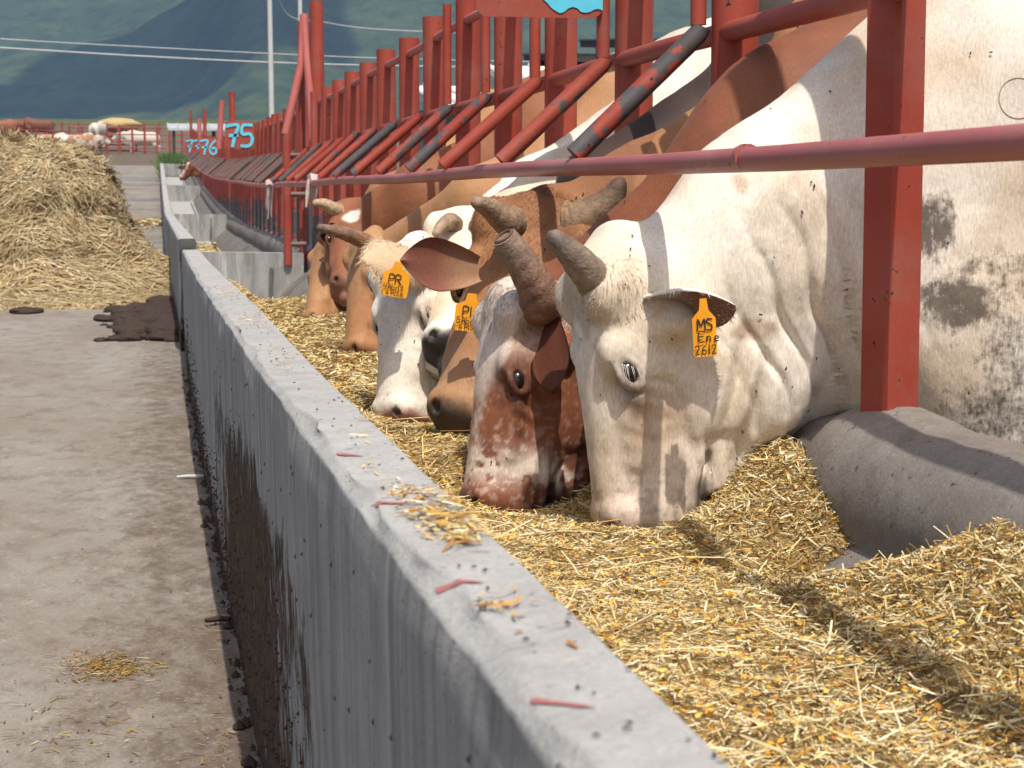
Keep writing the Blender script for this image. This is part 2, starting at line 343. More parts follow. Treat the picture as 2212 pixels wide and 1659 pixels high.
# clouds over the hills: they throw the dark patches on the slopes
def cloud(px, py, dist, r, label, squash=.28):
    g = at(px, py, Y=dist); g = g - np.array(SD)*0 if False else g + np.array(SD)*(-(950-g[2])/abs(SD[2]))
    m = MB(); rnd = random.Random(int(px))
    nu, nv = 40, 20
    th = np.linspace(0, math.pi, nv); pp = np.linspace(0, 2*math.pi, nu, endpoint=False); V = []; F = []
    for i in range(nv):
        for k in range(nu):
            V.append((math.sin(th[i])*math.cos(pp[k]), math.sin(th[i])*math.sin(pp[k]), math.cos(th[i])))
    V = np.array(V); q = .65 + .75*fbm(V+px*.013, 1.7, 4, int(px)); V = V*q[:, None]; V[:, 2] = np.where(V[:, 2] < 0, V[:, 2]*.25, V[:, 2])
    V = V*np.array([r[0], r[1], min(r)*squash*1.6]) + g
    for i in range(nv-1):
        for k in range(nu): F.append((i*nu+k, (i+1)*nu+k, (i+1)*nu+(k+1) % nu, i*nu+(k+1) % nu))
    tag(put('cloud', npmesh('cloud', V, F), MAT['cloud']), label, 'cloud', 'clouds above the hills')
cloud(480, 45, 2300, (210, 260), 'broad white cloud above the hills shading the dark slope')
cloud(372, 245, 1230, (105, 230), 'small white cloud shading the low dark knoll behind the pens')

# ------------------------------------------------------------------ feed troughs
def trough(y0, y1, name, label, n):
    root = empty(name, (.7, y0, 0)); tag(root, label, 'feed trough', 'feed troughs along the lane')
    ys = np.linspace(y0, y1, n)
    def wall(u, y):
        # u runs round the wall section: outer foot, outer top, inner top, inner foot
        x_o, z_t, g = xo(y), zt(y), zg(y); th = lerp([(-3, .10), (3, .115), (6, .14), (16.3, .15), (80, .15)], y)
        p = np.stack([np.where(u < 1.6, u*1.1, 1.76+(u-1.6)*.12), y, 0*y], 1)
        e = (fbm(p, 9, 4, 31)-.5)*.010 + (fbm(p, .9, 3, 32)-.5)*.024
        r = .004 + np.maximum(fbm(p, 5, 4, 33)-.45, 0)*.06
        k = np.array([0, 1, 2, 3, 4, 5, 6, 7.])
        xx = [x_o+.014, x_o+.006, x_o, x_o+.0015+r*.25, x_o+.010+r, x_o+th-.02, x_o+th, x_o+th+.07]
        zz = [g-.05, g+.4*(z_t-g), z_t-.05-r, z_t-.008-r*.5, z_t+0*y, z_t+.003+0*y, z_t-.022, g+.25+0*y]
        X = np.zeros_like(y); Z = np.zeros_like(y)
        for i in range(7):
            s = (u >= i) & (u <= i+1); f = u-i
            X = np.where(s, xx[i]*(1-f)+xx[i+1]*f, X); Z = np.where(s, zz[i]*(1-f)+zz[i+1]*f, Z)
        X = X + e*.5*(u < 5); Z = Z + e*.35
        return np.stack([X, y, Z], 1)
    us = np.concatenate([np.linspace(0, 2, 22), [2.3, 2.7, 2.92, 3.0, 3.2, 3.8, 4.0, 4.03, 4.1, 4.25, 4.45, 4.65, 4.85, 4.95], [5.0, 5.1], np.linspace(5.3, 7, 8)])
    V, F = grid_mesh(us, ys, wall); nu_, ny_ = len(us), len(ys); ids = np.arange(nu_*ny_).reshape(nu_, ny_); cap = []
    for col_ in (0, ny_-1):
        for i in range(nu_//2): cap.append((ids[i, col_], ids[i+1, col_], ids[nu_-2-i, col_], ids[nu_-1-i, col_]))
    put('outer_wall', npmesh('outer_wall', V, np.concatenate([F, np.array(cap[:-1] if nu_ % 2 == 0 else cap)])), MAT['concrete'], root)
    def floor(x, y): return np.stack([x, y, zg(y)+.30 + .0*x + .35*np.clip(x-1.0, 0, 1)], 1)
    V, F = grid_mesh(np.linspace(.26, 1.14, 9), np.linspace(y0, y1, max(4, n//8)), floor); put('trough_floor', npmesh('trough_floor', V, F), MAT['concrete'], root)
    def curb(u, y):
        dz = zt(y)-zt(3.) if y0 > 10 else np.where(y > 7, zt(y)-zt(7.), 0)*.5
        p = np.stack([u, y, 0*y], 1); e = (fbm(p, 3, 4, 41)-.5)*.035 + (fbm(p*np.array([3., 1, 1]), 14, 4, 42)-.5)*.006 + .016*np.exp(-((y-3.32)/.13)**2) - .035*sstep(3.42, 3.47, y)*(y0 < 10)
        a = np.radians(200 - 220*np.clip((u-.3)/.7, 0, 1)); r = .155 + e
        X = 1.315 + np.cos(a)*r; Z = .595 + np.sin(a)*r
        s = np.clip(1-u/.3, 0, 1); X = np.where(u < .3, X*(1-s) + .93*s, X); Z = np.where(u < .3, Z*(1-s)+.30*s + .02*np.sin(s*3.1), Z)
        s2 = np.clip((u-1)/.15, 0, 1); X = X + 0*s2; Z = Z - s2*.45
        return np.stack([X, y, Z+dz], 1)
    V, F = grid_mesh(np.concatenate([np.linspace(0, .29, 6), np.linspace(.3, 1, 20), [1.15]]), np.linspace(y0, y1, n), curb); put('inner_curb', npmesh('inner_curb', V, F), MAT['curb'], root)
    m = MB(); yy = y1
    x_o = float(xo(yy)); z1 = float(zt(yy))
    m.add([(x_o+.02, yy-.14, z1-.5), (1.17, yy-.14, z1-.5), (1.17, yy-.14, z1-.03), (x_o+.02, yy-.14, z1-.012), (x_o+.02, yy, z1-.5), (1.17, yy, z1-.5), (1.17, yy, z1-.03), (x_o+.02, yy, z1-.012)],
          [(0, 1, 2, 3), (7, 6, 5, 4), (3, 2, 6, 7), (0, 3, 7, 4), (1, 5, 6, 2)])
    m.build('end_divider', MAT['concrete'], root, smooth=False)
    return root
tr1 = trough(-1.5, 16.3, 'feed_trough', 'near grey concrete feed trough full of chopped feed beside the lane', 420)
tr2 = trough(16.32, 35, 'feed_trough', 'empty concrete trough behind the near one, below the fence numbered 75', 140)
tr3 = trough(35.02, 57, 'feed_trough', 'distant concrete trough just beyond the fence post numbered 75', 80)
tr4 = trough(57.02, 79, 'feed_trough', 'farthest concrete trough, where a brown cow feeds below number 77', 60)
from mathutils.bvhtree import BVHTree
def bvh(o): me = o.data; return BVHTree.FromPolygons([v.co[:] for v in me.vertices], [f.vertices[:] for f in me.polygons])
WB = bvh([c for c in tr1.children if c.name.startswith('outer_wall')][0]); LB = bvh(bpy.data.objects['lane'])
def drop(B, p, z0=2., lift=0.):
    h = B.ray_cast(Vector((p[0], p[1], z0)), Vector((0, 0, -1)))[0]; return None if h is None else float(h.z)+lift
def mark(x, y, w, ln):
    c = at(x, y, Z=float(zt(3))); yy = c[1]; x0 = float(xo(yy)); m = MB()
    rn = random.Random(int(x)); top = []; bot = []
    for k in range(9):
        t = k/8; px = x0+.013+ln*t; py = yy+.012-.03*t; hw = w*(1-t)**.7*(.6+.5*rn.random())+.0008
        for lst, sg in ((top, 1), (bot, -1)):
            qx, qy = px, py+sg*hw; lst.append((qx, qy, max(drop(WB, (qx, qy)) or 0, float(zt(qy))-.012)+.0015))
    m.add(top+bot, [(k, 9+k, 10+k, k+1) for k in range(8)]); m.build('paint_mark', MAT['paintmark'], tr1, smooth=False)
mark(700, 986, .014, .030); mark(790, 1092, .010, .04); mark(940, 1270, .011, .035); mark(1150, 1548, .008, .035)

# feed in the near trough
DIPS = []
def feedz(x, y):
    p = np.stack([x, y, 0*x], 1)
    z = .545 + .10*sstep(.62, .36, x) + (.115+.06*sstep(2.9, 2.5, y))*sstep(.84, 1.16, x)*(.35+1.1*fbm(p*np.array([.3, 1, 1]), 1.35, 2, 51))
    z = z + (fbm(p, 2.6, 4, 52)-.5)*.10 + (fbm(p, 12, 3, 53)-.5)*.03
    for (a, b, h, r) in DIPS:
        d = np.exp(-(((x-a)/r)**2 + ((y-b)/(r*1.1))**2)); z = z*(1-d) + h*d
    z = z - .20*np.exp(-(((x-1.10)/.13)**2+((y-2.98)/.22)**2))
    return np.minimum(z, .80) + lerp([(0, 0), (7, 0), (16.3, -.1)], y)

# ------------------------------------------------------------------ strokes for lettering
GL = {'P': [[(0, 0), (.02, 1), (.5, .98), (.62, .75), (.45, .52), (.02, .48)]], 'R': [[(0, 0), (.02, 1), (.5, .98), (.6, .75), (.45, .53), (.03, .5)], [(.25, .5), (.65, 0)]],
 '4': [[(.1, 1), (0, .45), (.55, .45)], [(.5, .95), (.45, 0)]], 'A': [[(0, 0), (.32, 1), (.62, 0)], [(.12, .38), (.5, .38)]], 'b': [[(0, 1), (0, 0), (.35, 0), (.48, .22), (.35, .48), (.03, .42)]],
 'r': [[(0, .5), (0, 0)], [(0, .35), (.18, .5), (.32, .45)]], '1': [[(.1, 1), (.1, 0)]], '3': [[(0, .95), (.4, .98), (.45, .75), (.2, .55), (.45, .4), (.42, .08), (0, .02)]],
 'L': [[(0, 1), (0, 0), (.5, 0)]], 'I': [[(.08, 1), (.08, 0)]], 'S': [[(.5, .95), (.12, .98), (.03, .72), (.42, .45), (.42, .1), (0, .02)]], '5': [[(.5, 1), (.08, .98), (.05, .58), (.38, .6), (.52, .35), (.38, .04), (0, .02)]],
 'E': [[(.5, 1), (0, 1), (0, 0), (.5, 0)], [(0, .5), (.4, .5)]], 'M': [[(0, 0), (.05, 1), (.32, .4), (.6, 1), (.66, 0)]], 'n': [[(0, .5), (0, 0)], [(0, .35), (.2, .52), (.34, .4), (.34, 0)]],
 'e': [[(.02, .28), (.36, .3), (.3, .5), (.08, .48), (0, .2), (.15, 0), (.38, .06)]], '2': [[(0, .8), (.2, 1), (.42, .85), (.35, .5), (0, 0), (.5, .03)]], '6': [[(.42, 1), (.12, .7), (0, .3), (.2, 0), (.45, .15), (.4, .45), (.05, .4)]],
 '7': [[(0, .95), (.55, 1), (.4, .5), (.28, 0)], [(.15, .5), (.5, .52)]], 'T': [[(0, 1), (.6, 1)], [(.3, 1), (.3, 0)]]}
def write(mb, text, org, ex, ey, h, w, nrm, off, adv=.78):
    """hand lettering: org is the lower left corner, ex / ey the reading and up directions"""
    x = 0
    for ch in text:
        if ch == ' ': x += h*.4; continue
        for st in GL[ch]:
            mb.ribbon([org + ex*(x + p[0]*h) + ey*(p[1]*h) for p in smooth_line(st)], w, nrm, off)
        x += h*(adv if ch not in '1Ir' else adv*.5)

# ------------------------------------------------------------------ feed fences
PITCHY = .985
def pick(y): return y
def fence(name, label, y0, cnt, detailed, strutmat, end_tall=True, near_post=False):
    root = empty(name, (1.3, y0, float(zg(y0)))); tag(root, label, 'fence', 'feed fences above the troughs')
    rn = random.Random(int(y0*10)); yl = y0 + PITCHY*cnt
    for k in range(cnt+1):
        y = y0 + k*PITCHY + rn.uniform(-.012, .012); dz = float(fz(y)); lean = rn.uniform(-.008, .008)
        tall = (k == cnt and end_tall)
        if near_post and k == 0:
            m = MB(); r = .062
            # square pipe post, turned a little on its foot
            P = []
            for z in (.62, 2.75):
                for c in range(4):
                    for q in (-.18, .18):
                        a = rad(45+90*c+3+24) + q*.62; rr = .0515; P.append((1.3+rr*math.cos(a), y+rr*math.sin(a), z))
            n8 = 8; m.add(P, [(i, (i+1) % n8, n8+(i+1) % n8, n8+i) for i in range(n8)]+[tuple(range(8, 16))])
            m.build('post', MAT['red'], root, smooth=False); continue
        ztop = (2.70 if tall else 1.96 + rn.uniform(-.012, .012)) + dz
        m = MB(); m.tube([(1.3, y, .55+dz), (1.3+lean*.5, y+lean, 1.2+dz), (1.3+lean, y+lean, ztop)], 0.056 if tall else .054, 16 if detailed else 10, wob=.02)
        m.build('post' if tall else 'picket', MAT['picket'], root)
        if k == 0 and not near_post: continue
        kz = 1.50+dz+rn.uniform(-.01, .01); j = rn.uniform(-.015, .015)
        m = MB(); xs_ = 1.215
        if near_post and k <= 5:
            m.tube([(xs_, y+.01, 1.94+dz), (xs_, y+.01, kz+.02)], .0185, 10); m.build('upright_pipe', MAT['red'], root)
        m = MB(); m.tube([(xs_+.006, y+.01, kz+.015), (xs_, y+.01, kz), (.915+j, y+.01, 1.205+dz+.028)], .0235, 12); m.build('strut', MAT[strutmat], root)
    def rail(x, z, a, b, r, mt, nm, n=24, sag=.004):
        m = MB(); pts = []
        for i in range(n+1):
            y = a+(b-a)*i/n; pts.append((x + sag*math.sin(i*1.3), y, z+float(fz(y)) + sag*math.sin(i*.9)))
        m.tube(pts, r, 14); return m.build(nm, MAT[mt], root)
    a = -.6 if near_post else y0-.2
    rl = rail(.93, 1.205, a, yl-.35, .0205, 'rail', 'neck_rail')
    if near_post:
        for jy in (3.03, 8.4):
            m = MB(); m.tube([(.93, jy-.012, 1.205), (.93, jy+.012, 1.205)], .0222, 14); m.build('weld_collar', MAT['rail'], rl)
    rail(1.275, 1.51, a, yl, .024, 'red', 'middle_rail')
    rail(1.3, 1.87, y0+(.9 if near_post else 0), yl, .02, 'pink', 'top_rail')
    return root, yl
fe1, yl = fence('feed_fence', 'near red pipe feed fence the nearest cattle reach through', 3.335, 13, True, 'strut', near_post=True)
# end frame of the near fence
def pipe(root, pts, r, mt, nm='pipe'):
    m = MB(); m.tube(pts, r, 12); return m.build(nm, MAT[mt], root)
ye = 16.15
pipe(fe1, [(1.04, ye, .55), (1.04, ye, 1.62)], .035, 'red', 'end_upright'); pipe(fe1, [(1.2, ye+.1, 2.6), (1.17, ye+.05, 2.2), (1.03, ye, 1.62)], .034, 'pink', 'end_brace')
pipe(fe1, [(1.18, ye+.2, .55), (1.18, ye+.2, 2.55)], .03, 'red', 'end_upright'); pipe(fe1, [(1.2, ye+.1, 2.6), (1.24, ye-.1, 1.75), (1.25, ye-.1, 1.3)], .034, 'pink', 'end_brace')
for z in (1.45, 1.13, .72): pipe(fe1, [(1.04, ye, z), (1.2, ye, z)], .022, 'bare', 'spacer')
pipe(fe1, [(1.24, ye-.35, .6), (1.24, ye-.35, 1.95)], .03, 'picket', 'end_upright')
# number plate above the near fence, cut by the top of the picture
def plate(root, x0, x1, z0, z1, y, num=None, h=.3, patch=False):
    m = MB(); r = .035; P = []
    for (cx, cz, a0) in ((x1-r, z0+r, -90), (x1-r, z1-r, 0), (x0+r, z1-r, 90), (x0+r, z0+r, 180)):
        for k in range(5): a = rad(a0+k*22.5); P.append((cx+r*math.cos(a), y, cz+r*math.sin(a)))
    n = len(P); P2 = [(p[0], y+.006, p[2]) for p in P]
    m.add(P+P2, [tuple(range(n)), tuple(range(2*n-1, n-1, -1))]+[(i, n+i, n+(i+1) % n, (i+1) % n) for i in range(n)])
    pl = m.build('number_plate', MAT['red'], root, smooth=False)
    if num:
        mb = MB(); write(mb, num, np.array([x0+.05, y, z0+.07]), np.array([1., 0, 0]), np.array([0, 0, 1.]), h, h*.16, np.array([0, -1., 0]), .006, .85); mb.build('painted_number', MAT['blue'], pl, smooth=False)
    if patch:
        mb = MB(); rr = random.Random(4); top = []; bot = []
        for k in range(15):
            t = k/14; xx = x0+.52*(x1-x0)+t*(x1-x0)*.47; top.append((xx, y-.003, z1-.02)); bot.append((xx, y-.003, z0+.018+.007*math.sin(k*1.1)+rr.uniform(0, .006)+(.03*(1-t*7) if t < .14 else 0)))
        mb.add(top+bot, [(k, 15+k, 16+k, k+1) for k in range(14)]); mb.build('painted_number', MAT['blue'], pl, smooth=False)
    return pl
p0, p1 = at(1028, 35, Y=5.27), at(1301, 35, Y=5.27)
plate(fe1, p0[0], p1[0]+.005, p0[2], p0[2]+.34, 5.275, patch=True)
fe2, yl2 = fence('feed_fence', 'red pipe fence bearing the blue number 75, bare grey struts', 17.1, 18, False, 'bare')
fe3, yl3 = fence('feed_fence', 'distant red pipe fence bearing the blue number 76', 36., 20, False, 'bare')
fe4, yl4 = fence('feed_fence', 'farthest red pipe fence bearing the blue number 77', 57.3, 22, False, 'bare')
def plate_px(root, x0, x1, y0, y1, Y, num):
    a, b = at(x0, y1, Y=Y), at(x1, y0, Y=Y); h = (b[2]-a[2])
    plate(root, a[0], b[0], a[2], b[2], Y, None)
    pl = root.children[-1]; pl = [c for c in root.children if c.name.startswith('number_plate')][-1]
    mb = MB(); write(mb, num, np.array([a[0]+.04*h, Y, a[2]+.1*h]), np.array([1., 0, 0]), np.array([0, 0, 1.]), h*.76, h*.11, np.array([0, -1., 0]), .012, .70); mb.build('painted_number', MAT['blue'], pl, smooth=False)
plate_px(fe2, 487, 549, 262, 322, 24.7, '75'); plate_px(fe3, 431, 470, 298, 337, 41.6, '76'); plate_px(fe4, 401, 432, 299, 331, 61., '77')
pipe(fe2, [(1.12, yl2-.1, 2.75), (1.05, yl2-.1, 1.9)], .05, 'pink', 'end_brace'); pipe(fe3, [(1.15, yl3-.1, 3.2), (1.15, yl3-.1, 2.5)], .06, 'pink', 'end_brace')

# ------------------------------------------------------------------ implicit surfaces for the animals
def smin(a, b, k):
    h = np.clip(.5+.5*(b-a)/k, 0, 1); return b+(a-b)*h-k*h*(1-h)
class Field:
    def __init__(s, ax, ay, az):
        s.ax, s.ay, s.az = [np.asarray(a, np.float32) for a in (ax, ay, az)]
        s.F = np.full((len(ax), len(ay), len(az)), .5, np.float32)
    def sub(s, lo, hi):
        sl = []
        for a, l, h in zip((s.ax, s.ay, s.az), lo, hi):
            i, j = np.searchsorted(a, l), np.searchsorted(a, h); sl.append(slice(max(i-1, 0), j+1))
        return tuple(sl)
    def pts(s, sl, c):
        return (s.ax[sl[0]][:, None, None]-np.float32(c[0]), s.ay[sl[1]][None, :, None]-np.float32(c[1]), s.az[sl[2]][None, None, :]-np.float32(c[2]))
    def put(s, sl, d, k, cut=False):
        if 0 in d.shape: return
        if cut: s.F[sl] = -smin(-s.F[sl], d, k)
        else: s.F[sl] = smin(s.F[sl], d, k)
    def ell(s, c, E, r, k=.04, cut=False):
        E = np.asarray(E, np.float32); r = np.asarray(r, np.float32)
        ext = np.sqrt(((E.T*r)**2).sum(1)) + k + .02
        sl = s.sub(np.array(c)-ext, np.array(c)+ext); x, y, z = s.pts(sl, c)
        q = [(x*E[i, 0]+y*E[i, 1]+z*E[i, 2])/r[i] for i in range(3)]
        k0 = np.sqrt(q[0]**2+q[1]**2+q[2]**2)+1e-6; k1 = np.sqrt((q[0]/r[0])**2+(q[1]/r[1])**2+(q[2]/r[2])**2)+1e-6
        s.put(sl, k0*(k0-1)/k1, k, cut)
    def seg(s, a, b, up, ra, rb, k=.06, cut=False):
        a, b = np.asarray(a, float), np.asarray(b, float); L = np.linalg.norm(b-a); t = (b-a)/L
        e1 = nz(np.asarray(up, float)-t*np.dot(up, t)); e2 = np.cross(t, e1)
        m = max(max(ra), max(rb))+k+.02
        sl = s.sub(np.minimum(a, b)-m, np.maximum(a, b)+m); x, y, z = s.pts(sl, a)
        u = x*t[0]+y*t[1]+z*t[2]; v = x*e1[0]+y*e1[1]+z*e1[2]; w = x*e2[0]+y*e2[1]+z*e2[2]
        f = np.clip(u/L, 0, 1); r0 = u-f*L; h = ra[0]+(rb[0]-ra[0])*f; ww = ra[1]+(rb[1]-ra[1])*f; mm = np.minimum(h, ww)
        k0 = np.sqrt((v/h)**2+(w/ww)**2+(r0/mm)**2)+1e-6; k1 = np.sqrt((v/h/h)**2+(w/ww/ww)**2+(r0/mm/mm)**2)+1e-6
        s.put(sl, k0*(k0-1)/k1, k, cut)
    def head(s, O, a, l, n, S, k=.04, dep=1., wid=1.):
        """lofted skull: stations along the face line"""
        T = np.array([-.03, 0, .05, .12, .19, .26, .33, .40, .45, .485, .51])*S
        Fr = np.array([-.05, -.018, 0, .003, .003, 0, -.002, -.003, -.004, -.020, -.06])*S
        Bk = np.array([-.12, -.18, -.245, -.292, -.322, -.330, -.318, -.288, -.256, -.215, -.14])*S*dep
        W = np.array([.045, .082, .104, .116, .113, .098, .086, .079, .077, .070, .03])*S*wid
        m = .32*S+k; c = O + a*.25*S - n*.12*S; ext = np.array([.40*S]*3)
        sl = s.sub(c-ext, c+ext); x, y, z = s.pts(sl, O)
        t = x*a[0]+y*a[1]+z*a[2]; q = x*l[0]+y*l[1]+z*l[2]; w = x*n[0]+y*n[1]+z*n[2]
        tt = np.clip(t, T[0], T[-1]); f = np.interp(tt, T, Fr).astype(np.float32); b = np.interp(tt, T, Bk).astype(np.float32); ww = np.interp(tt, T, W).astype(np.float32)
        sd = np.clip((f-w)/(f-b), 0, 1); ww = ww*(1-.36*sd*sd)
        cc, hh = (f+b)/2, (f-b)/2; p = 2.5
        r0 = (t-tt)
        k0 = ((np.abs(q)/ww)**p+(np.abs(w-cc)/hh)**p+(np.abs(r0)/(.04*S))**p)**(1/p)+1e-6
        s.put(sl, (k0-1)*np.minimum(ww, hh)*.85, k)
    def extract(s):
        F = s.F; I = F < 0; ax, ay, az = s.ax, s.ay, s.az
        c = np.zeros(tuple(d-1 for d in F.shape), np.uint8)
        for i in (0, 1):
            for j in (0, 1):
                for k in (0, 1): c += I[i:i+c.shape[0], j:j+c.shape[1], k:k+c.shape[2]]
        act = (c > 0) & (c < 8); ci, cj, ck = np.nonzero(act); n = len(ci); P = np.zeros((n, 3)); N = np.zeros(n)
        cs = [(i, j, k) for i in (0, 1) for j in (0, 1) for k in (0, 1)]
        for A in cs:
            for d in range(3):
                if A[d]: continue
                B = list(A); B[d] = 1
                fa = F[ci+A[0], cj+A[1], ck+A[2]]; fb = F[ci+B[0], cj+B[1], ck+B[2]]; m = (fa < 0) != (fb < 0)
                t = np.where(m, fa/np.where(m, fa-fb, 1), 0); q = [np.full(n, float(A[e])) for e in range(3)]; q[d] = t
                P += np.stack(q, 1)*m[:, None]; N += m
        P /= N[:, None]
        V = np.stack([ax[ci]+(ax[ci+1]-ax[ci])*P[:, 0], ay[cj]+(ay[cj+1]-ay[cj])*P[:, 1], az[ck]+(az[ck+1]-az[ck])*P[:, 2]], 1)
        vid = np.full(c.shape, -1, np.int32); vid[ci, cj, ck] = np.arange(n); Q = []
        for d in range(3):
            a = [slice(None)]*3; b = [slice(None)]*3; a[d] = slice(0, -1); b[d] = slice(1, None)
            e = I[tuple(a)] != I[tuple(b)]; i, j, k = np.nonzero(e); idx = [i, j, k]; o = [x for x in range(3) if x != d]
            ok = (idx[o[0]] > 0) & (idx[o[1]] > 0) & (idx[o[0]] < F.shape[o[0]]-1) & (idx[o[1]] < F.shape[o[1]]-1)
            i, j, k = i[ok], j[ok], k[ok]; ins = I[i, j, k]
            def cell(u, v):
                q = [i, j, k]; q = [x.copy() for x in q]; q[o[0]] += u; q[o[1]] += v; return vid[q[0], q[1], q[2]]
            q = np.stack([cell(-1, -1), cell(0, -1), cell(0, 0), cell(-1, 0)], 1)
            flip = ins if d != 1 else ~ins
            q = np.where(flip[:, None], q, q[:, ::-1]); Q.append(q)
        Q = np.concatenate(Q); return V, Q
def vnormals(V, Q):
    n = np.zeros_like(V); a = np.cross(V[Q[:, 2]]-V[Q[:, 0]], V[Q[:, 3]]-V[Q[:, 1]])
    for k in range(4): np.add.at(n, Q[:, k], a)
    return n/(np.linalg.norm(n, axis=1)[:, None]+1e-12)
def axis_pts(lo, hi, f0, f1, fine, coarse):
    """grid line positions, fine between f0 and f1, widening outside"""
    out = list(np.arange(f0, f1, fine)); x = f0; st = fine; pre = []
    while x > lo: st = min(st*1.18, coarse); x -= st; pre.append(x)
    x = out[-1]; st = fine
    while x < hi: st = min(st*1.18, coarse); x += st; out.append(x)
    return np.array(pre[::-1]+out)

# coats: each gets head coordinates (t down the face, q sideways, w out of the forehead, in units of a .5 m head) and points
WHITE = np.array([.79, .72, .62]); CREAM = np.array([.60, .50, .38]); BROWN = np.array([.205, .070, .032]); GINGER = np.array([.32, .145, .062]); TAN = np.array([.42, .225, .105])
DARK = np.array([.022, .016, .014]); PINK = np.array([.50, .24, .19]); RED = np.array([.24, .07, .035])
def mixc(c, d, m): m = np.clip(m, 0, 1)[:, None]; return c*(1-m)+np.asarray(d)*m
def head_common(c, t, q, w, V, rim=DARK, muz=PINK, mz=.8, rimk=.8):
    e = np.hypot((t-.205)/.032, (w+.052)/.024); m = np.exp(-(e**2)*.8)*(np.abs(q) > .06); c = mixc(c, rim, m*rimk)
    nse = fbm(V, 45, 3, 61)
    m = sstep(.455, .485, t+(nse-.5)*.03)*(w > -.12)*(w < .05)*(np.abs(q) < .1); c = mixc(c, muz, m*mz)
    ns = np.hypot(np.hypot((t-.478)/.02, (np.abs(q)-.045)/.016), (w+.025)/.03); c = mixc(c, DARK, np.exp(-ns**2)*.9)
    m = np.exp(-((w+.185)/.020)**2)*sstep(.39, .43, t)*(t < .53); c = mixc(c, DARK, m*.9)
    m = np.exp(-(((t-.262)/.04)**2+((w+.066)/.013)**2))*(np.abs(q) > .05); c = mixc(c, c*.35, m*.8)
    nn = fbm(V, 75, 2, 66); c = mixc(c, c*.45, sstep(.66, .74, nn)*(t < .56)*(t > .1)*(w > -.34)*.25)
    return c
def spots(V, lst, c):
    for (x, y, Y, r, colr, amt) in lst:
        p = at(x, y, Y=Y); d = np.sqrt(((V[:, 0]-p[0])/r[0])**2+((V[:, 2]-p[2])/r[1])**2); n = fbm(V, 28, 4, 71)
        c = mixc(c, colr, amt*sstep(1.25, .5, d+(n-.5)*1.6)*(V[:, 1] < Y+.35))
    return c
def coat1(V, t, q, w):
    n = fbm(V, 5, 4, 1); c = WHITE*np.ones((len(V), 1)); c = mixc(c, [.58, .45, .31], sstep(.45, .72, n)*.7)
    hd = (t < .56)*(w > -.3)*(np.abs(q) < .16)
    c = mixc(c, [.50, .36, .25], hd*sstep(.20, .27, t)*sstep(-.02, -.07, w)*sstep(-.22, -.12, w)*sstep(.44, .3, t)*.85)
    c = mixc(c, [.33, .22, .15], hd*np.exp(-(((t-.27)/.05)**2+((w+.075)/.02)**2))*.7)
    c = mixc(c, [.56, .42, .34], hd*sstep(.36, .44, t)*.6); c = mixc(c, [.30, .25, .20], hd*sstep(.56, .66, fbm(V, 55, 3, 14))*sstep(.34, .42, t)*.6)
    c = spots(V, [(1258, 655, 3.6, (.045, .07), (.38, .30, .23), .6), (1320, 980, 3.55, (.05, .02), (.5, .36, .27), .5), (1440, 930, 3.5, (.08, .03), (.5, .38, .27), .4), (1650, 715, 3.5, (.05, .022), (.30, .18, .10), .6), (1625, 400, 3.5, (.015, .025), (.36, .22, .13), .5), (1470, 690, 3.45, (.03, .015), (.4, .27, .17), .4), (1740, 470, 3.45, (.08, .06), (.36, .26, .17), .4)], c)
    return head_common(c, t, q, w, V, rim=(.10, .06, .045), muz=(.50, .40, .34), mz=.4)
def soil1(V):
    s = np.clip(.75*sstep(.98, .68, V[:, 2])*sstep(1.3, 1.55, V[:, 0]), 0, 1)
    for (x, y, r, amt) in [(2045, 490, (.045, .075), .95), (2085, 655, (.075, .06), 1.), (2160, 600, (.11, .08), .6), (2190, 760, (.10, .12), .65), (1700, 560, (.10, .05), .35)]:
        p_ = at(x, y, Y=3.4); d_ = np.hypot((V[:, 0]-p_[0])/r[0], (V[:, 2]-p_[2])/r[1]); s = np.maximum(s, amt*sstep(1.5, .3, d_)*(V[:, 1] < 3.75))
    return s
def coat2(V, t, q, w):
    n = fbm(V, 9, 4, 2)-.5; f = fbm(V, 40, 3, 3)-.5
    c = BROWN*np.ones((len(V), 1)); c = mixc(c, [.15, .05, .028], sstep(.0, .2, n)*.5)
    hd = (t < .6)*(w > -.36)*(np.abs(q) < .16)
    m = sstep(-.052, -.026, w+n*.05+f*.03-.034*sstep(.1, .22, t))*sstep(.44, .38, t)                      # blaze down the forehead
    m = np.maximum(m, sstep(.10, .06, t+n*.06)*sstep(-.16, -.10, w)*.9)
    m = np.maximum(m, sstep(-.12, -.07, w+f*.05)*np.exp(-((t-.12)/.05)**2)*.5)
    m = np.maximum(m, np.exp(-((t-.395-n*.07)/.032)**2)*(1-.95*sstep(.02, .10, n*1.2+f))*sstep(-.5, 0, w+.3))
    m = m*(1-np.exp(-(((t-.205)/.06)**2+((w+.055)/.042)**2)))
    ro = fbm(V, 110, 2, 13); hd = hd*(t > -.03)*(w > -.31); m = np.clip(m+.26*sstep(.52, .72, ro)*sstep(.24, .36, t)+.10*sstep(.55, .7, ro), 0, 1)
    c = mixc(c, [.66, .55, .46], hd*m); c = mixc(c, [.13, .05, .032], hd*sstep(.0, .2, f+n)*.6*(1-m))
    return head_common(c, t, q, w, V, rim=(.06, .025, .02), muz=(.22, .08, .045), mz=.9)
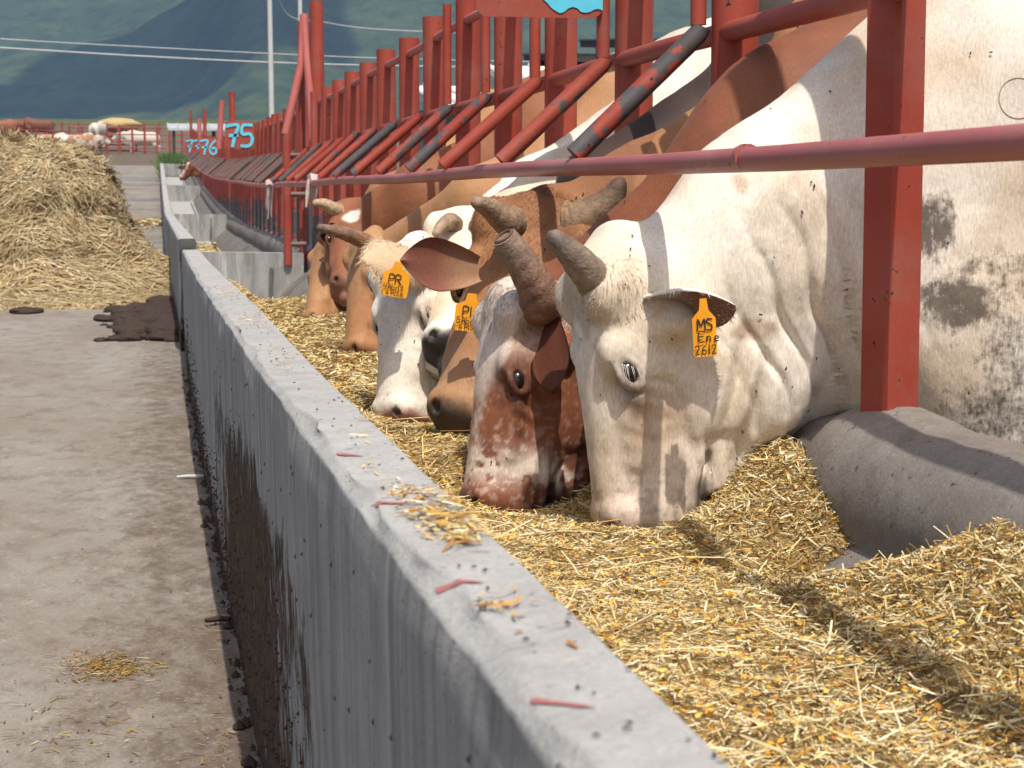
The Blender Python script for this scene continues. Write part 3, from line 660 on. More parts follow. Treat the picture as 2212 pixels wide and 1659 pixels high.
def coat3(V, t, q, w):
    n = fbm(V, 8, 4, 4); c = GINGER*np.ones((len(V), 1)); c = mixc(c, [.42, .23, .11], sstep(.45, .7, n)*.6); c = mixc(c, [.40, .23, .12], sstep(.28, .40, t)*(t < .6)*.7)
    c = mixc(c, [.19, .08, .038], sstep(.12, .0, t)*sstep(-.12, -.03, w)*(np.abs(q) < .16)*.55)
    return head_common(c, t, q, w, V, muz=(.05, .035, .028), mz=.95)
def coat4(V, t, q, w):
    n = fbm(V, 7, 4, 6); c = WHITE*np.ones((len(V), 1)); c = mixc(c, [.60, .44, .26], sstep(.4, .7, n)*.6)
    return head_common(c, t, q, w, V, muz=(.035, .03, .028), mz=1.)
def coat5(V, t, q, w):
    n = fbm(V, 9, 4, 8); f = fbm(V, 40, 3, 9)-.5; c = WHITE*np.ones((len(V), 1)); hd = (t < .6)*(w > -.35)*(np.abs(q) < .2)
    c = mixc(c, [.36, .25, .19], hd*np.exp(-(((t-.235)/.045)**2+((w+.075)/.028)**2))*1.*sstep(.3, .6, n+f)); c = mixc(c, [.56, .46, .36], sstep(.45, .7, n)*.5)
    c = mixc(c, [.40, .34, .28], sstep(1.25, 1.5, V[:, 0])*.75); c = mixc(c, [.50, .36, .24], hd*sstep(.28, .42, t)*sstep(-.09, -.14, w)*.5)
    return head_common(c, t, q, w, V, rim=(.16, .07, .05), muz=(.48, .20, .16), mz=.85)
def coat_plain(base, var, muz, blaze=False, sd=11):
    def f(V, t, q, w):
        n = fbm(V, 6, 4, sd); c = np.array(base)*np.ones((len(V), 1)); c = mixc(c, var, sstep(.42, .7, n)*.7)
        if blaze: c = mixc(c, [.68, .60, .52], sstep(1.2, .8, np.hypot((t-.12)/.035, q/.035)+(fbm(V, 25, 3, 4)-.5)*1.2)*(w > -.1))
        return head_common(c, t, q, w, V, muz=muz, mz=.85)
    return f

FUR_CHUNKS = []
def fur_mesh(name, V, N, C, Q, cnt, ln, flow, wd=.0007, tilt=.10, mask=None, jit=.5, parent=None, label=None, seed=1):
    """short hair: slender pointed blades rooted in the skin"""
    rg = np.random.default_rng(seed)
    A = np.linalg.norm(np.cross(V[Q[:, 2]]-V[Q[:, 0]], V[Q[:, 3]]-V[Q[:, 1]]), axis=1)/2
    cen = V[Q].mean(1); wgt = A*(mask(cen) if mask is not None else 1.)
    cs = np.cumsum(wgt); k = np.searchsorted(cs, rg.random(cnt)*cs[-1]); k = np.minimum(k, len(Q)-1)
    u, v = rg.random((2, cnt, 1)); q = Q[k]
    bl = lambda A_: (A_[q[:, 0]]*(1-u)+A_[q[:, 1]]*u)*(1-v)+(A_[q[:, 3]]*(1-u)+A_[q[:, 2]]*u)*v
    P = bl(V); n = bl(N); n /= np.linalg.norm(n, axis=1)[:, None]+1e-9; c = bl(C)
    fl = flow(P, n) + rg.normal(0, jit, (cnt, 3))*.45; fl = fl-n*(fl*n).sum(1)[:, None]; fl /= np.linalg.norm(fl, axis=1)[:, None]+1e-9
    sd = np.cross(n, fl); L = ln*(.55+.9*rg.random((cnt, 1))); W = wd*(.7+.6*rg.random((cnt, 1)))
    tip = P + fl*L + n*(L*tilt*(.5+rg.random((cnt, 1)))) ; P = P - n*.0015
    VV = np.stack([P+sd*W, P-sd*W, tip], 1).reshape(-1, 3); FF = np.arange(cnt*3).reshape(-1, 3)
    cc = np.clip(c*(.92+.15*rg.random((cnt, 1))), 0, 1); CC = np.repeat(cc, 3, 0); NN = np.repeat(n, 3, 0)
    me = npmesh(name, VV, FF, CC, True)
    try: me.normals_split_custom_set_from_vertices(NN.tolist())
    except Exception: pass
    o = put(name, me, MAT['fur'], parent); o['kind'] = 'stuff'; return o

def ear_geo(root, tip, opn, wid, outer, inner, cup=.55, droop=0., thick=.011):
    """cupped leaf with two skins"""
    root, tip = np.asarray(root, float), np.asarray(tip, float); d = tip-root; L = np.linalg.norm(d); d /= L
    o = nz(np.asarray(opn, float)-d*np.dot(opn, d)); s = np.cross(d, o); nu, nv = 18, 11; V = []; C = []; F = []
    for side in (0, 1):
        for i in range(nu):
            f = i/(nu-1); wv = wid*.5*(.42+.58*math.sin(math.pi*min(1, f*1.15)*.62))*(1-max(0, (f-.55)/.45)**2.2)*(1.0) + .002
            for j in range(nv):
                g = (j/(nv-1))*2-1; ang = g*(1.05+cup*(1-f)*1.1)
                x = math.sin(ang)*wv/ max(.6, math.sin(min(1.5, 1.05+cup*(1-f)*1.1))); zz = (1-math.cos(ang))*wv*cup*1.1
                p = root + d*(f*L) + s*x + o*(zz - cup*wv*.4 + side*thick*(1-abs(g))) + np.array([0, 0, -droop*f*f])
                V.append(p); n = math.sin(i*7.3+j*3.1)*.06
                kf = sstep(.15, .6, f); ci = np.asarray(inner)*kf+(np.asarray(inner)*.5+np.asarray(outer)*.5)*(1-kf); C.append((ci if side else np.asarray(outer))*(1+n*.5))
    for side in (0, 1):
        b = side*nu*nv
        for i in range(nu-1):
            for j in range(nv-1):
                q = (b+i*nv+j, b+(i+1)*nv+j, b+(i+1)*nv+j+1, b+i*nv+j+1); F.append(q if side else q[::-1])
    for i in range(nu-1):
        for j in (0, nv-1):
            q = (i*nv+j, (i+1)*nv+j, nu*nv+(i+1)*nv+j, nu*nv+i*nv+j); F.append(q if j else q[::-1])
    for j in range(nv-1): F.append(((nu-1)*nv+j, (nu-1)*nv+j+1, nu*nv+(nu-1)*nv+j+1, nu*nv+(nu-1)*nv+j))
    return np.array(V), np.array(F), np.array(C)

def cattle(name, label, cat, O, M, n, N1, S, yaw, coat, horns=(), ears=(), L=None, fine=.005, fur=0, furlen=.010, bulk=1., seed=1, neckw=1., folds=0., eyes=True, ground=.3, hump=1., dep=1., wid=1., fuzz=1., extra=(), soil=None):
    O, M = np.asarray(O, float), np.asarray(M, float); a = nz(M-O); n = nz(np.asarray(n, float)-a*np.dot(n, a)); l = np.cross(a, n)
    if np.dot(l, [0, -1, 0]) < 0 and False: l = -l
    Ls = L or np.linalg.norm(M-O); s = Ls/.5; H = lambda t, q, w: O+a*t*s+l*q*s*wid+n*w*s
    N1, S = np.asarray(N1, float), np.asarray(S, float); b = np.array([math.cos(yaw), math.sin(yaw), 0]); lat = np.array([-b[1], b[0], 0]); zz = np.array([0, 0, 1.])
    hc = H(.24, 0, -.13); he = np.abs(a)*.31*s+np.abs(n)*.24*s+np.abs(l)*.17*s
    end = S+b*1.75*bulk; lo = np.minimum(np.minimum(hc-he-.1, S-.5*bulk), end-.5); hi = np.maximum(np.maximum(hc+he+.1, S+.6*bulk), end+.5); lo[2] = ground-.05; hi[2] = max(hi[2], S[2]+.62); lo[2] = min(lo[2], hc[2]-he[2]-.1)
    co = .03 if fine < .008 else .05
    ax = axis_pts(lo[0], hi[0], hc[0]-he[0], hc[0]+he[0], fine, co); ay = axis_pts(lo[1], hi[1], hc[1]-he[1], hc[1]+he[1], fine, co*.8); az = axis_pts(lo[2], hi[2], hc[2]-he[2], hc[2]+he[2], fine, co*.7)
    f = Field(ax, ay, az); E = np.stack([a, l, n]); Bz = np.stack([b, lat, zz]); B = bulk
    # trunk, neck and legs first
    f.seg(S+b*.08*B, S+b*1.2*B-zz*.04, zz, (.42*B, .27*B), (.42*B, .34*B), .1)
    f.ell(S+b*1.42*B+zz*.02, Bz, (.34*B, .28*B, .34*B), .12)
    f.ell(S-b*.02-zz*.22*B, Bz, (.28*B, .19*B, .30*B), .12)
    f.ell(S+b*.12*B+zz*.36*B*hump, Bz, (.30*B, .10*B, .15*B), .14)
    for sg in (-1, 1):
        sh = S+b*.14*B+lat*sg*.19*B
        f.ell(sh-zz*.08*B, np.stack([nz(b*.35+zz), lat, nz(b-zz*.35)]), (.36*B, .085*B, .17*B), .07)
        kn = np.array([*(S+b*.02*B+lat*sg*.17*B)[:2], ground+.36]); el = S+b*.08*B+lat*sg*.19*B-zz*.42*B; ft = kn-zz*.28
        f.seg(el, kn, b, (.11*B, .075*B), (.062, .052), .06); f.seg(kn, ft, b, (.055, .048), (.042, .038), .03); f.seg(ft, np.array([ft[0]-.02, ft[1], ground+.03]), b, (.05, .045), (.065, .055), .02)
        hp = S+b*1.5*B+lat*sg*.2*B; st = hp-b*.06-zz*.42*B; hk = np.array([*(S+b*1.74*B+lat*sg*.19*B)[:2], ground+.48]); hf = np.array([hk[0]-b[0]*.06, hk[1]-b[1]*.06, ground+.1])
        f.ell(hp-zz*.12, Bz, (.24*B, .11*B, .34*B), .1); f.seg(st, hk, b, (.15*B, .09*B), (.062, .045), .06); f.seg(hk, hf, b, (.055, .04), (.045, .04), .03); f.seg(hf, hf-zz*.07-b*.03, b, (.05, .045), (.062, .055), .02)
    tl = S+b*1.75*B+zz*.2; f.seg(tl, tl+b*.08-zz*.35, b, (.04, .035), (.022, .02), .04); f.seg(tl+b*.08-zz*.35, tl+b*.06-zz*.85, b, (.022, .02), (.035, .035), .03)
    N0 = H(.10, 0, -.15); ww = neckw
    f.seg(N0, N1, zz+np.array([-.5, 0, 0]), (.135*s, .095*s), (.235*B, .145*B*ww), .07); f.seg(N1, S, zz+np.array([-.4, 0, 0]), (.235*B, .145*B*ww), (.36*B, .21*B), .09)
    th = H(.24, 0, -.25*dep); dl = N1*.55+th*.45 - zz*.10*B
    f.seg(th, dl-zz*.06, zz, (.06*s, .05*s), (.10*B, .055*B), .07); f.seg(dl-zz*.06, S-b*.16*B-zz*.36*B, zz, (.10*B, .05*B), (.15*B, .10*B), .08)
    for (c_, r_, k_) in extra: f.ell(c_, Bz, r_, k_)
    # skull
    f.head(O, a, l, n, s, .035*s, dep, wid)
    for sg in (-1, 1):
        f.ell(H(.166, sg*.088, -.040), E, np.array([.034, .018, .026])*s, .03*s)
        f.ell(H(.21, sg*.076, -.180*dep), E, np.array([.115, .032, .095])*s, .03*s)
        f.seg(H(.25, sg*.083, -.072), H(.36, sg*.066, -.072), n, (.016*s, .014*s), (.012*s, .010*s), .03*s)
        f.ell(H(.06, sg*.085, -.035), E, np.array([.05, .035, .045])*s, .03*s)
        f.ell(H(.462, sg*.040, -.042), E, np.array([.030, .032, .030])*s, .02*s)
        f.ell(H(.12, sg*.115, -.14), E, np.array([.035, .04, .035])*s, .03*s)
    for sg in (-1, 1):
        f.ell(H(.285, sg*.098, -.105*dep), E, np.array([.06, .013, .030])*s, .03*s, True)      # hollow below the cheekbone
        f.ell(H(.255, sg*.104, -.030), E, np.array([.035, .007, .022])*s, .03*s, True)          # hollow in front of the eye
        f.ell(H(.085, sg*.122, -.085), E, np.array([.035, .010, .028])*s, .03*s, True)          # temple
    f.ell(H(.462, 0, -.068*dep), E, np.array([.042, .074, .060*dep])*s, .02*s)
    f.ell(H(.42, 0, -.205*dep), E, np.array([.058, .054, .040])*s, .02*s)
    f.ell(H(.015, 0, -.05), E, np.array([.045, .07, .05])*s, .04*s)
    for sg in (-1, 1):
        f.ell(H(.45, sg*.066, -.195*dep), E, np.array([.012, .04, .036])*s, .012*s, True)
        f.ell(H(.482, sg*.047, -.020), np.stack([nz(a+.5*n), l, nz(n-.5*a)]), np.array([.020, .011, .014])*s, .006*s, True)
        f.seg(H(.365, sg*.075, -.178*dep), H(.485, sg*.080, -.160*dep), n, (.007*s, .026*s), (.009*s, .034*s), .006*s, True)
        f.ell(H(.205, sg*.119, -.056), np.stack([nz(a*.8-n*.45), l, nz(n*.8+a*.45)]), np.array([.030, .022, .017])*s, .010*s, True)
        # eyelids
        c = H(.204, sg*.101, -.056); K = 14
        for k in range(K):
            a0, a1 = 2*math.pi*k/K, 2*math.pi*(k+1)/K
            pp = lambda A_: c + nz(a*.8-n*.45)*math.cos(A_)*.030*s + nz(n*.8+a*.45)*math.sin(A_)*.017*s - l*sg*(abs(math.cos(A_))**2*.008*s - .004*s)
            f.seg(pp(a0), pp(a1), n, (.0065*s, .0065*s), (.0065*s, .0065*s), .006*s)
    V, Q = f.extract(); Nn = vnormals(V, Q)
    X = V-O; t, q, w = X@a/s, X@l/s, X@n/s
    # skin relief
    hd = (t < .55)*(w > -.30)*(np.abs(q) < .17)
    d = (fbm(V, 14, 4, seed)-.5)*.006 + (fbm(V, 3.5, 3, seed+5)-.5)*.045*sstep(1.25, 1.6, V[:, 0])
    d += hd*.0025*np.sin((t*160+w*60)+4*fbm(V, 20, 2, 77))*np.exp(-(((t-.265)/.06)**2+((w+.09)/.04)**2))
    d += hd*.003*np.sin((w*190+t*30)+3*fbm(V, 20, 2, 78))*sstep(.30, .36, t)*sstep(-.09, -.13, w)
    if folds:
        c1 = V[:, 0]*.93+(V[:, 2])*.40; wv = fbm(V, 3.2, 3, 79)
        m = np.exp(-(((V[:, 0]-(N1[0]+.03))/.15)**2+((V[:, 2]-(N1[2]-.14))/.20)**2)); m = np.clip(m*1.35-.12, 0, 1)
        ph_ = (c1/.058+wv*2.6) % 1.; cr = np.exp(-((ph_-.5)/.13)**2); d += folds*m*(.004-.0135*cr*(.4+.9*fbm(V, 7, 2, 80)))
        m = np.exp(-(((t-.26)/.12)**2+((w+.27)/.05)**2)); d += folds*m*.008*np.sin((w*.9-t*.25)*2*math.pi/.05+wv*5)
    V = V+Nn*d[:, None]
    C = coat(V, t, q, w)
    sk = ears if not callable(ears) else ()
    parts_V, parts_F, parts_C = [V], [Q], [C]; off = len(V); ear_info = []
    for e in sk:
        for mir in ((0, 1) if e.get('mirror', True) else (0,)):
            r_, t_, o_ = np.array(e['root']), np.array(e['tip']), np.array(e['open'], float)
            if mir:
                rf = lambda p: p-2*l*np.dot(p-O, l); r_, t_ = rf(r_), rf(t_); o_ = o_-2*l*np.dot(o_, l)
            base = r_ + nz(H(.12, 0, -.13)-r_)*.05
            ev, ef, ec = ear_geo(base, t_, o_, e['w'], e['outer'], e['inner'], e.get('cup', .55), e.get('droop', 0.))
            parts_V.append(ev); parts_F.append(ef+off); parts_C.append(ec); off += len(ev); ear_info.append((ev, ef, ec))
    VV, FF, CC = np.concatenate(parts_V), np.concatenate(parts_F), np.concatenate(parts_C)
    root = empty(name, (S[0]+.5, S[1], ground)); tag(root, label, cat, 'cattle at the trough')
    sl = soil(VV) if soil else .55*sstep(ground+.75, ground+.2, VV[:, 2])*sstep(1.3, 1.5, VV[:, 0])
    put('body', npmesh('body', VV, FF, CC, True, 1-sl), MAT['coat'], root)
    if eyes:
        for sg in (-1, 1):
            c = H(.204, sg*.0945, -.056); r = .0215*s; nu, nv = 10, 16; ev = []; ef = []
            for i in range(nu+1):
                for k in range(nv):
                    th, pp = math.pi*i/nu, 2*math.pi*k/nv; ev.append(c+(a*math.sin(th)*math.cos(pp)*1.1+n*math.sin(th)*math.sin(pp)*.85+l*math.cos(th)*.75)*r)
            for i in range(nu):
                for k in range(nv): ef.append((i*nv+k, (i+1)*nv+k, (i+1)*nv+(k+1) % nv, i*nv+(k+1) % nv))
            put('eye', npmesh('eye', ev, ef), MAT['eye'], root)
    for h in horns:
        for mir in ((0, 1) if h.get('mirror', True) else (0,)):
            P = [np.array(p, float) for p in h['pts']]
            if mir: P = [p-2*l*np.dot(p-O, l) for p in P]
            P = [P[0]+nz(H(.05, 0, -.06)-P[0])*.03] + P; P = smooth_line(P, 9); rr = np.interp(np.linspace(0, 1, len(P)), np.linspace(0, 1, len(h['r'])), h['r'])
            rr = rr*(1+.035*np.sin(np.arange(len(P))*1.9)*np.linspace(1, .2, len(P))); m = MB(); nn = len(P)
            if not h.get('cut'): P = P+[P[-1]+nz(P[-1]-P[-2])*rr[-1]*.5]; rr = np.append(rr, rr[-1]*.45); nn += 1
            m.tube(P, list(rr), 18, wob=.05); hv = np.array(m.v); tt = np.repeat(np.linspace(0, 1, nn), 18); nse = fbm(hv, 60, 3, 5)
            cc = np.array(h['c0'])[None]*(1-tt[:, None])+np.array(h['c1'])[None]*tt[:, None]; cc = cc*(.65+.7*nse[:, None])
            me = m.mesh('horn'); at_ = me.color_attributes.new('col', 'FLOAT_COLOR', 'POINT'); c4 = np.ones((len(hv), 4), np.float32); c4[:, :3] = cc; at_.data.foreach_set('color', c4.ravel())
            me.set_sharp_from_angle(angle=rad(50)); ho = put('horn', me, MAT['horn'], root)
            if h.get('cut') and not mir:
                m = MB(); tdir = nz(P[-1]-P[-2]); e1 = nz(np.cross(tdir, [0, 0, 1])); e2 = np.cross(tdir, e1); ring = [P[-1]+tdir*.002+(e1*math.cos(k*.5236)+e2*math.sin(k*.5236))*rr[-1]*.72 for k in range(13)]
                m.tube(ring, .0035, 6, caps=False); m.build('cut_rim', MAT['rust'], ho)
    if fur:
        msk = lambda c_: (c_[:, 2] > .45)*(sstep(1.32, 1.05, c_[:, 0])+1e-6)
        def flow(P, nn):
            X_ = P-O; t_ = X_@a/s; w_ = X_@n/s
            hdm = ((t_ < .55)*(w_ > -.3))[:, None]; fl = np.where(hdm, a*1.0+n*-.25, nz(np.array([.45, 0, -1.])))
            nv_ = np.stack([fbm(P, 9, 2, 90)-.5, fbm(P, 9, 2, 91)-.5, fbm(P, 9, 2, 92)-.5], 1); return fl+nv_*1.2
        fur_mesh('fur', V, Nn, C, Q, fur, furlen, flow, mask=msk, parent=root, seed=seed)
    return dict(root=root, H=H, s=s, a=a, l=l, n=n, V=V, N=Nn, C=C, Q=Q, ears=ear_info, t=t, q=q, w=w)

def tuft(info, key, cnt, ln, name, colr, flow, seed=3, wd=.0014, tilt=.5, jit=.6):
    m = key(info['t'], info['q'], info['w']); Q = info['Q']; qm = m[Q].mean(1)
    sel = Q[qm > .05]
    if len(sel) == 0: return
    C = np.ones_like(info['V'])*np.asarray(colr)
    return fur_mesh(name, info['V'], info['N'], C, sel, cnt, ln, flow, wd=wd, tilt=tilt, parent=info['root'], seed=seed, jit=jit)
def ear_fringe(info, k, cnt, ln, colr, seed=5, direction=(0, 0, -1)):
    ev, ef, ec = info['ears'][k]; N = vnormals(ev, ef); C = np.ones_like(ev)*np.asarray(colr)
    fl = lambda P, nn: np.tile(np.array(direction, float), (len(P), 1))
    fur_mesh('ear_hair', ev, N, C, ef, cnt, ln, fl, wd=.0012, tilt=.35, parent=info['root'], seed=seed, jit=.5)
def ear_tag(info, top, w, h, ex, ey, lines):
    """yellow ear tag hanging by its neck, with hand lettering"""
    ex = nz(ex); ey = nz(np.asarray(ey, float)-ex*np.dot(ey, ex)); nr = np.cross(ex, ey); nr = nr if np.dot(nr, [0, -1, 0]) > 0 else -nr
    out = [(-.14, 0), (.14, 0), (.20, -.20), (.5, -.34), (.5, -.94), (.44, -1), (-.44, -1), (-.5, -.94), (-.5, -.34), (-.20, -.20)]
    P = [np.asarray(top)+ex*x*w+ey*y*h + nr*(.006*math.cos(x*3)) for x, y in out]; n_ = len(P); m = MB()
    m.add([p+nr*.0012 for p in P]+[p-nr*.0012 for p in P], [tuple(range(n_)), tuple(range(2*n_-1, n_-1, -1))]+[(i, n_+i, n_+(i+1) % n_, (i+1) % n_) for i in range(n_)])
    tg = m.build('ear_tag', MAT['tagm'], info['root'], smooth=False); mb = MB()
    for (tx, x, y, hh) in lines: write(mb, tx, np.asarray(top)+ex*x*w+ey*y*h+nr*.0045, ex, ey, hh*h, hh*h*.13, nr, .0025)
    mb.build('lettering', MAT['ink'], tg, smooth=False)
#CATTLE#
# ------------------------------------------------------------------ the cattle at the trough
HG0, HG1 = (.30, .19, .12), (.17, .13, .10)
b1 = cattle('bull', 'big white bull nearest the camera, grey horn, orange tag in its ear, white eyelashes', 'bull',
    at(1234, 568, Y=3.66), at(1288, 1162, Y=3.62), (-.99, -.10, 0), (1.20, 3.70, 1.03), (1.66, 3.63, 1.28), rad(-11), coat1,
    horns=[dict(pts=[at(1290, 612, Y=3.58), at(1245, 560, Y=3.55), at(1192, 508, Y=3.53)], r=[.040, .038, .030, .014], c0=(.30, .22, .15), c1=(.15, .12, .10), mirror=False), dict(pts=[at(1268, 640, Y=3.77), at(1240, 640, Y=3.82), at(1207, 634, Y=3.86)], r=[.038, .034, .026, .012], c0=(.28, .2, .15), c1=(.14, .11, .1), mirror=False)],
    ears=[dict(root=at(1415, 625, Y=3.53), tip=at(1592, 648, Y=3.44), open=(.2, -.80, -.55), w=.125, outer=WHITE*.95, inner=(.22, .11, .08), cup=.6, droop=.012)],
    fine=.0045, fur=36000, furlen=.006, seed=11, soil=soil1, folds=1.2, neckw=1.12, dep=1.14, extra=[((1.07, 3.66, .83), (.13, .075, .13), .06), ((1.15, 3.60, .80), (.09, .05, .13), .05), ((1.02, 3.66, .76), (.07, .06, .08), .05), ((1.60, 3.56, .86), (.22, .17, .30), .10)])
b2 = cattle('bull', 'red brown bull with white blaze and sawn-off horn, beside the white bull', 'bull',
    at(1064, 622, Y=4.12), at(990, 1125, Y=4.03), (-.985, -.16, .02), (1.27, 4.08, 1.08), (1.74, 4.17, 1.34), rad(3), coat2,
    horns=[dict(pts=[at(1172, 648, Y=4.0), at(1135, 580, Y=3.97), at(1089, 512, Y=3.95)], r=[.047, .045, .036, .027], c0=(.26, .115, .07), c1=(.22, .16, .12), cut=True, mirror=False), dict(pts=[at(1165, 650, Y=4.22), at(1170, 620, Y=4.27), at(1180, 600, Y=4.30)], r=[.045, .042, .036, .03], c0=(.2, .08, .05), c1=(.16, .09, .06), mirror=False)],
    ears=[dict(root=at(1198, 650, Y=3.99), tip=at(1196, 850, Y=3.93), open=(-.7, -.7, .1), w=.10, outer=RED*.5, inner=RED*.4, cup=.4, mirror=False), dict(root=at(1215, 700, Y=4.25), tip=at(1250, 800, Y=4.32), open=(.6, .7, 0), w=.11, outer=RED*.9, inner=RED*.8, mirror=False)],
    extra=[((1.37, 4.10, 1.26), (.21, .14, .21), .10)], fine=.005, fur=30000, furlen=.006, seed=12, neckw=.95, L=.485, dep=1.08)
b3 = cattle('bull', 'ginger bull facing us with shaggy forehead, two horns and a long dark ear', 'bull',
    at(1172, 428, Y=4.66), at(985, 905, Y=4.44), (-.30, -.80, .42), (1.22, 4.76, 1.02), (1.72, 4.78, 1.20), rad(4), coat3,
    horns=[dict(pts=[at(1095, 478, Y=4.55), at(1060, 452, Y=4.52), at(1027, 436, Y=4.48)], r=[.040, .036, .026, .014], c0=(.25, .16, .10), c1=(.30, .21, .14), mirror=False),
           dict(pts=[at(1258, 478, Y=4.64), at(1312, 440, Y=4.63), at(1342, 390, Y=4.62)], r=[.060, .055, .038, .016], c0=(.28, .18, .10), c1=(.10, .06, .045), mirror=False)],
    ears=[dict(root=at(1008, 578, Y=4.50), tip=at(864, 572, Y=4.38), open=(.05, -.92, .15), w=.125, outer=(.46, .30, .17), inner=(.20, .075, .05), cup=.6, droop=-.01)],
    fine=.005, fur=36000, furlen=.008, seed=13, neckw=.9, wid=1.15, dep=.92)
b5 = cattle('cow', 'white cow with pink nose and a yellow tag lettered PR', 'cow',
    at(852, 535, Y=5.28), at(818, 912, Y=5.14), (-.85, -.50, .10), (1.22, 6.03, 1.02), (1.74, 6.36, 1.20), rad(5), coat5,
    horns=[], ears=[dict(root=at(940, 545, Y=5.16), tip=at(784, 556, Y=5.06), open=(-.1, .85, -.55), mirror=False, w=.16, outer=(.58, .43, .28), inner=(.40, .25, .16), cup=.6, droop=.004)],
    fine=.0055, fur=45000, seed=14, neckw=.9, L=.48, wid=1.1)
b4 = cattle('cow', 'cream cow with dark wet muzzle half hidden behind the ginger bull', 'cow',
    at(1012, 448, Y=5.38), at(968, 752, Y=5.0), (-.08, -.72, .70), (1.20, 5.62, 1.02), (1.72, 5.80, 1.20), rad(5), coat4,
    horns=[dict(pts=[at(972, 478, Y=5.31), at(955, 488, Y=5.28), at(940, 506, Y=5.25)], r=[.026, .024, .018, .010], c0=HG0, c1=(.35, .26, .18))],
    ears=[dict(root=at(950, 540, Y=5.3), tip=at(900, 575, Y=5.35), open=(0, -.8, -.4), w=.11, outer=WHITE, inner=PINK*.8)], fine=.007, fur=16000, seed=15, neckw=.9, L=.5)
b9 = cattle('bull', 'bull with black maned neck behind the ginger bull', 'bull',
    at(1165, 520, Y=5.25), at(1105, 845, Y=5.10), (-.8, -.5, .2), (1.22, 5.08, 1.04), (1.72, 5.26, 1.22), rad(3), coat_plain((.028, .018, .016), (.06, .032, .022), (.02, .02, .02)),
    horns=[], ears=[dict(root=at(1190, 600, Y=5.15), tip=at(1230, 680, Y=5.1), open=(-.6, -.7, 0), w=.1, outer=DARK, inner=DARK)], fine=.009, seed=16, neckw=.9, hump=1.1)
b6 = cattle('cow', 'tan cow with one long pointed horn eating mid trough', 'cow',
    at(768, 512, Y=7.40), at(742, 782, Y=7.22), (-.93, -.36, .08), (1.20, 7.0, 1.0), (1.72, 7.05, 1.18), rad(6), coat_plain(TAN, GINGER*1.1, (.30, .14, .09), sd=18),
    horns=[dict(pts=[at(795, 525, Y=7.32), at(745, 505, Y=7.25), at(688, 491, Y=7.2)], r=[.036, .034, .026, .013], c0=(.40, .19, .09), c1=(.16, .12, .10), mirror=False)],
    ears=[dict(root=at(815, 560, Y=7.35), tip=at(850, 625, Y=7.3), open=(-.6, -.7, 0), w=.1, outer=TAN, inner=TAN*.6, mirror=False)], fine=.008, fur=16000, seed=17, neckw=.9, L=.47)
b8 = cattle('cow', 'brown cow with a white forehead star and two short pale horns', 'cow',
    at(762, 430, Y=8.9), at(748, 610, Y=8.55), (-.05, -.78, .60), (1.20, 8.75, 1.05), (1.74, 8.75, 1.2), rad(5), coat_plain((.27, .105, .048), (.20, .075, .036), (.25, .12, .08), True, 19),
    horns=[dict(pts=[at(722, 452, Y=8.86), at(700, 441, Y=8.84), at(679, 438, Y=8.82)], r=[.034, .032, .026, .014], c0=(.40, .26, .15), c1=(.48, .36, .24))],
    ears=[dict(root=at(722, 480, Y=8.85), tip=at(690, 505, Y=8.8), open=(0, -.8, -.4), w=.1, outer=BROWN, inner=DARK*2)], fine=.009, fur=8000, seed=20, neckw=.9, L=.5)
b7 = cattle('cow', 'tan cow with dark drooping ear, farthest of the row at the near trough', 'cow',
    at(690, 520, Y=10.1), at(655, 700, Y=9.85), (-.88, -.45, .1), (1.20, 9.75, 1.0), (1.72, 9.8, 1.18), rad(5), coat_plain(TAN, GINGER, (.36, .20, .13), sd=23),
    horns=[], ears=[dict(root=at(722, 530, Y=10.0), tip=at(702, 568, Y=9.85), open=(-.3, -.8, -.2), w=.10, outer=(.06, .03, .02), inner=(.06, .025, .018), mirror=False)], fine=.010, seed=22, neckw=.9, L=.48)
# tufts, fringes, lashes
dn = lambda v: (lambda P, nn: np.tile(np.array(v, float), (len(P), 1)))
tuft(b1, lambda t, q, w: ((t < .10)*(t > -.03)*(w > -.15)).astype(float), 900, .009, 'poll_hair', WHITE, dn(b1['a']*.8+b1['n']*.3), 31, tilt=.25)
tuft(b1, lambda t, q, w: (np.hypot(t-.06, w+.05) < .055).astype(float), 350, .014, 'poll_hair', (.46, .37, .28), dn(b1['a']), 32, tilt=.25)
tuft(b3, lambda t, q, w: ((t < .17)*(t > -.05)*(w > -.14)).astype(float), 9000, .013, 'forehead_hair', (.36, .165, .075), lambda P, nn: b3['a']+.9*np.stack([fbm(P, 11, 2, 5)-.5, fbm(P, 11, 2, 6)-.5, fbm(P, 11, 2, 7)-.5], 1)*2, 33, tilt=.22)
tuft(b2, lambda t, q, w: ((t < .09)*(t > -.03)*(w > -.2)).astype(float), 2000, .013, 'poll_hair', (.52, .40, .33), dn(b2['a']), 34, tilt=.25)
tuft(b5, lambda t, q, w: ((t < .10)*(t > -.03)*(w > -.2)).astype(float), 2000, .014, 'poll_hair', (.62, .52, .40), dn(b5['a']), 35, tilt=.25)
ear_fringe(b1, 0, 500, .012, WHITE*.95, 41, (.2, 0, -1)); ear_fringe(b5, 0, 2600, .024, (.60, .45, .29), 42, (-.6, 0, -.8))
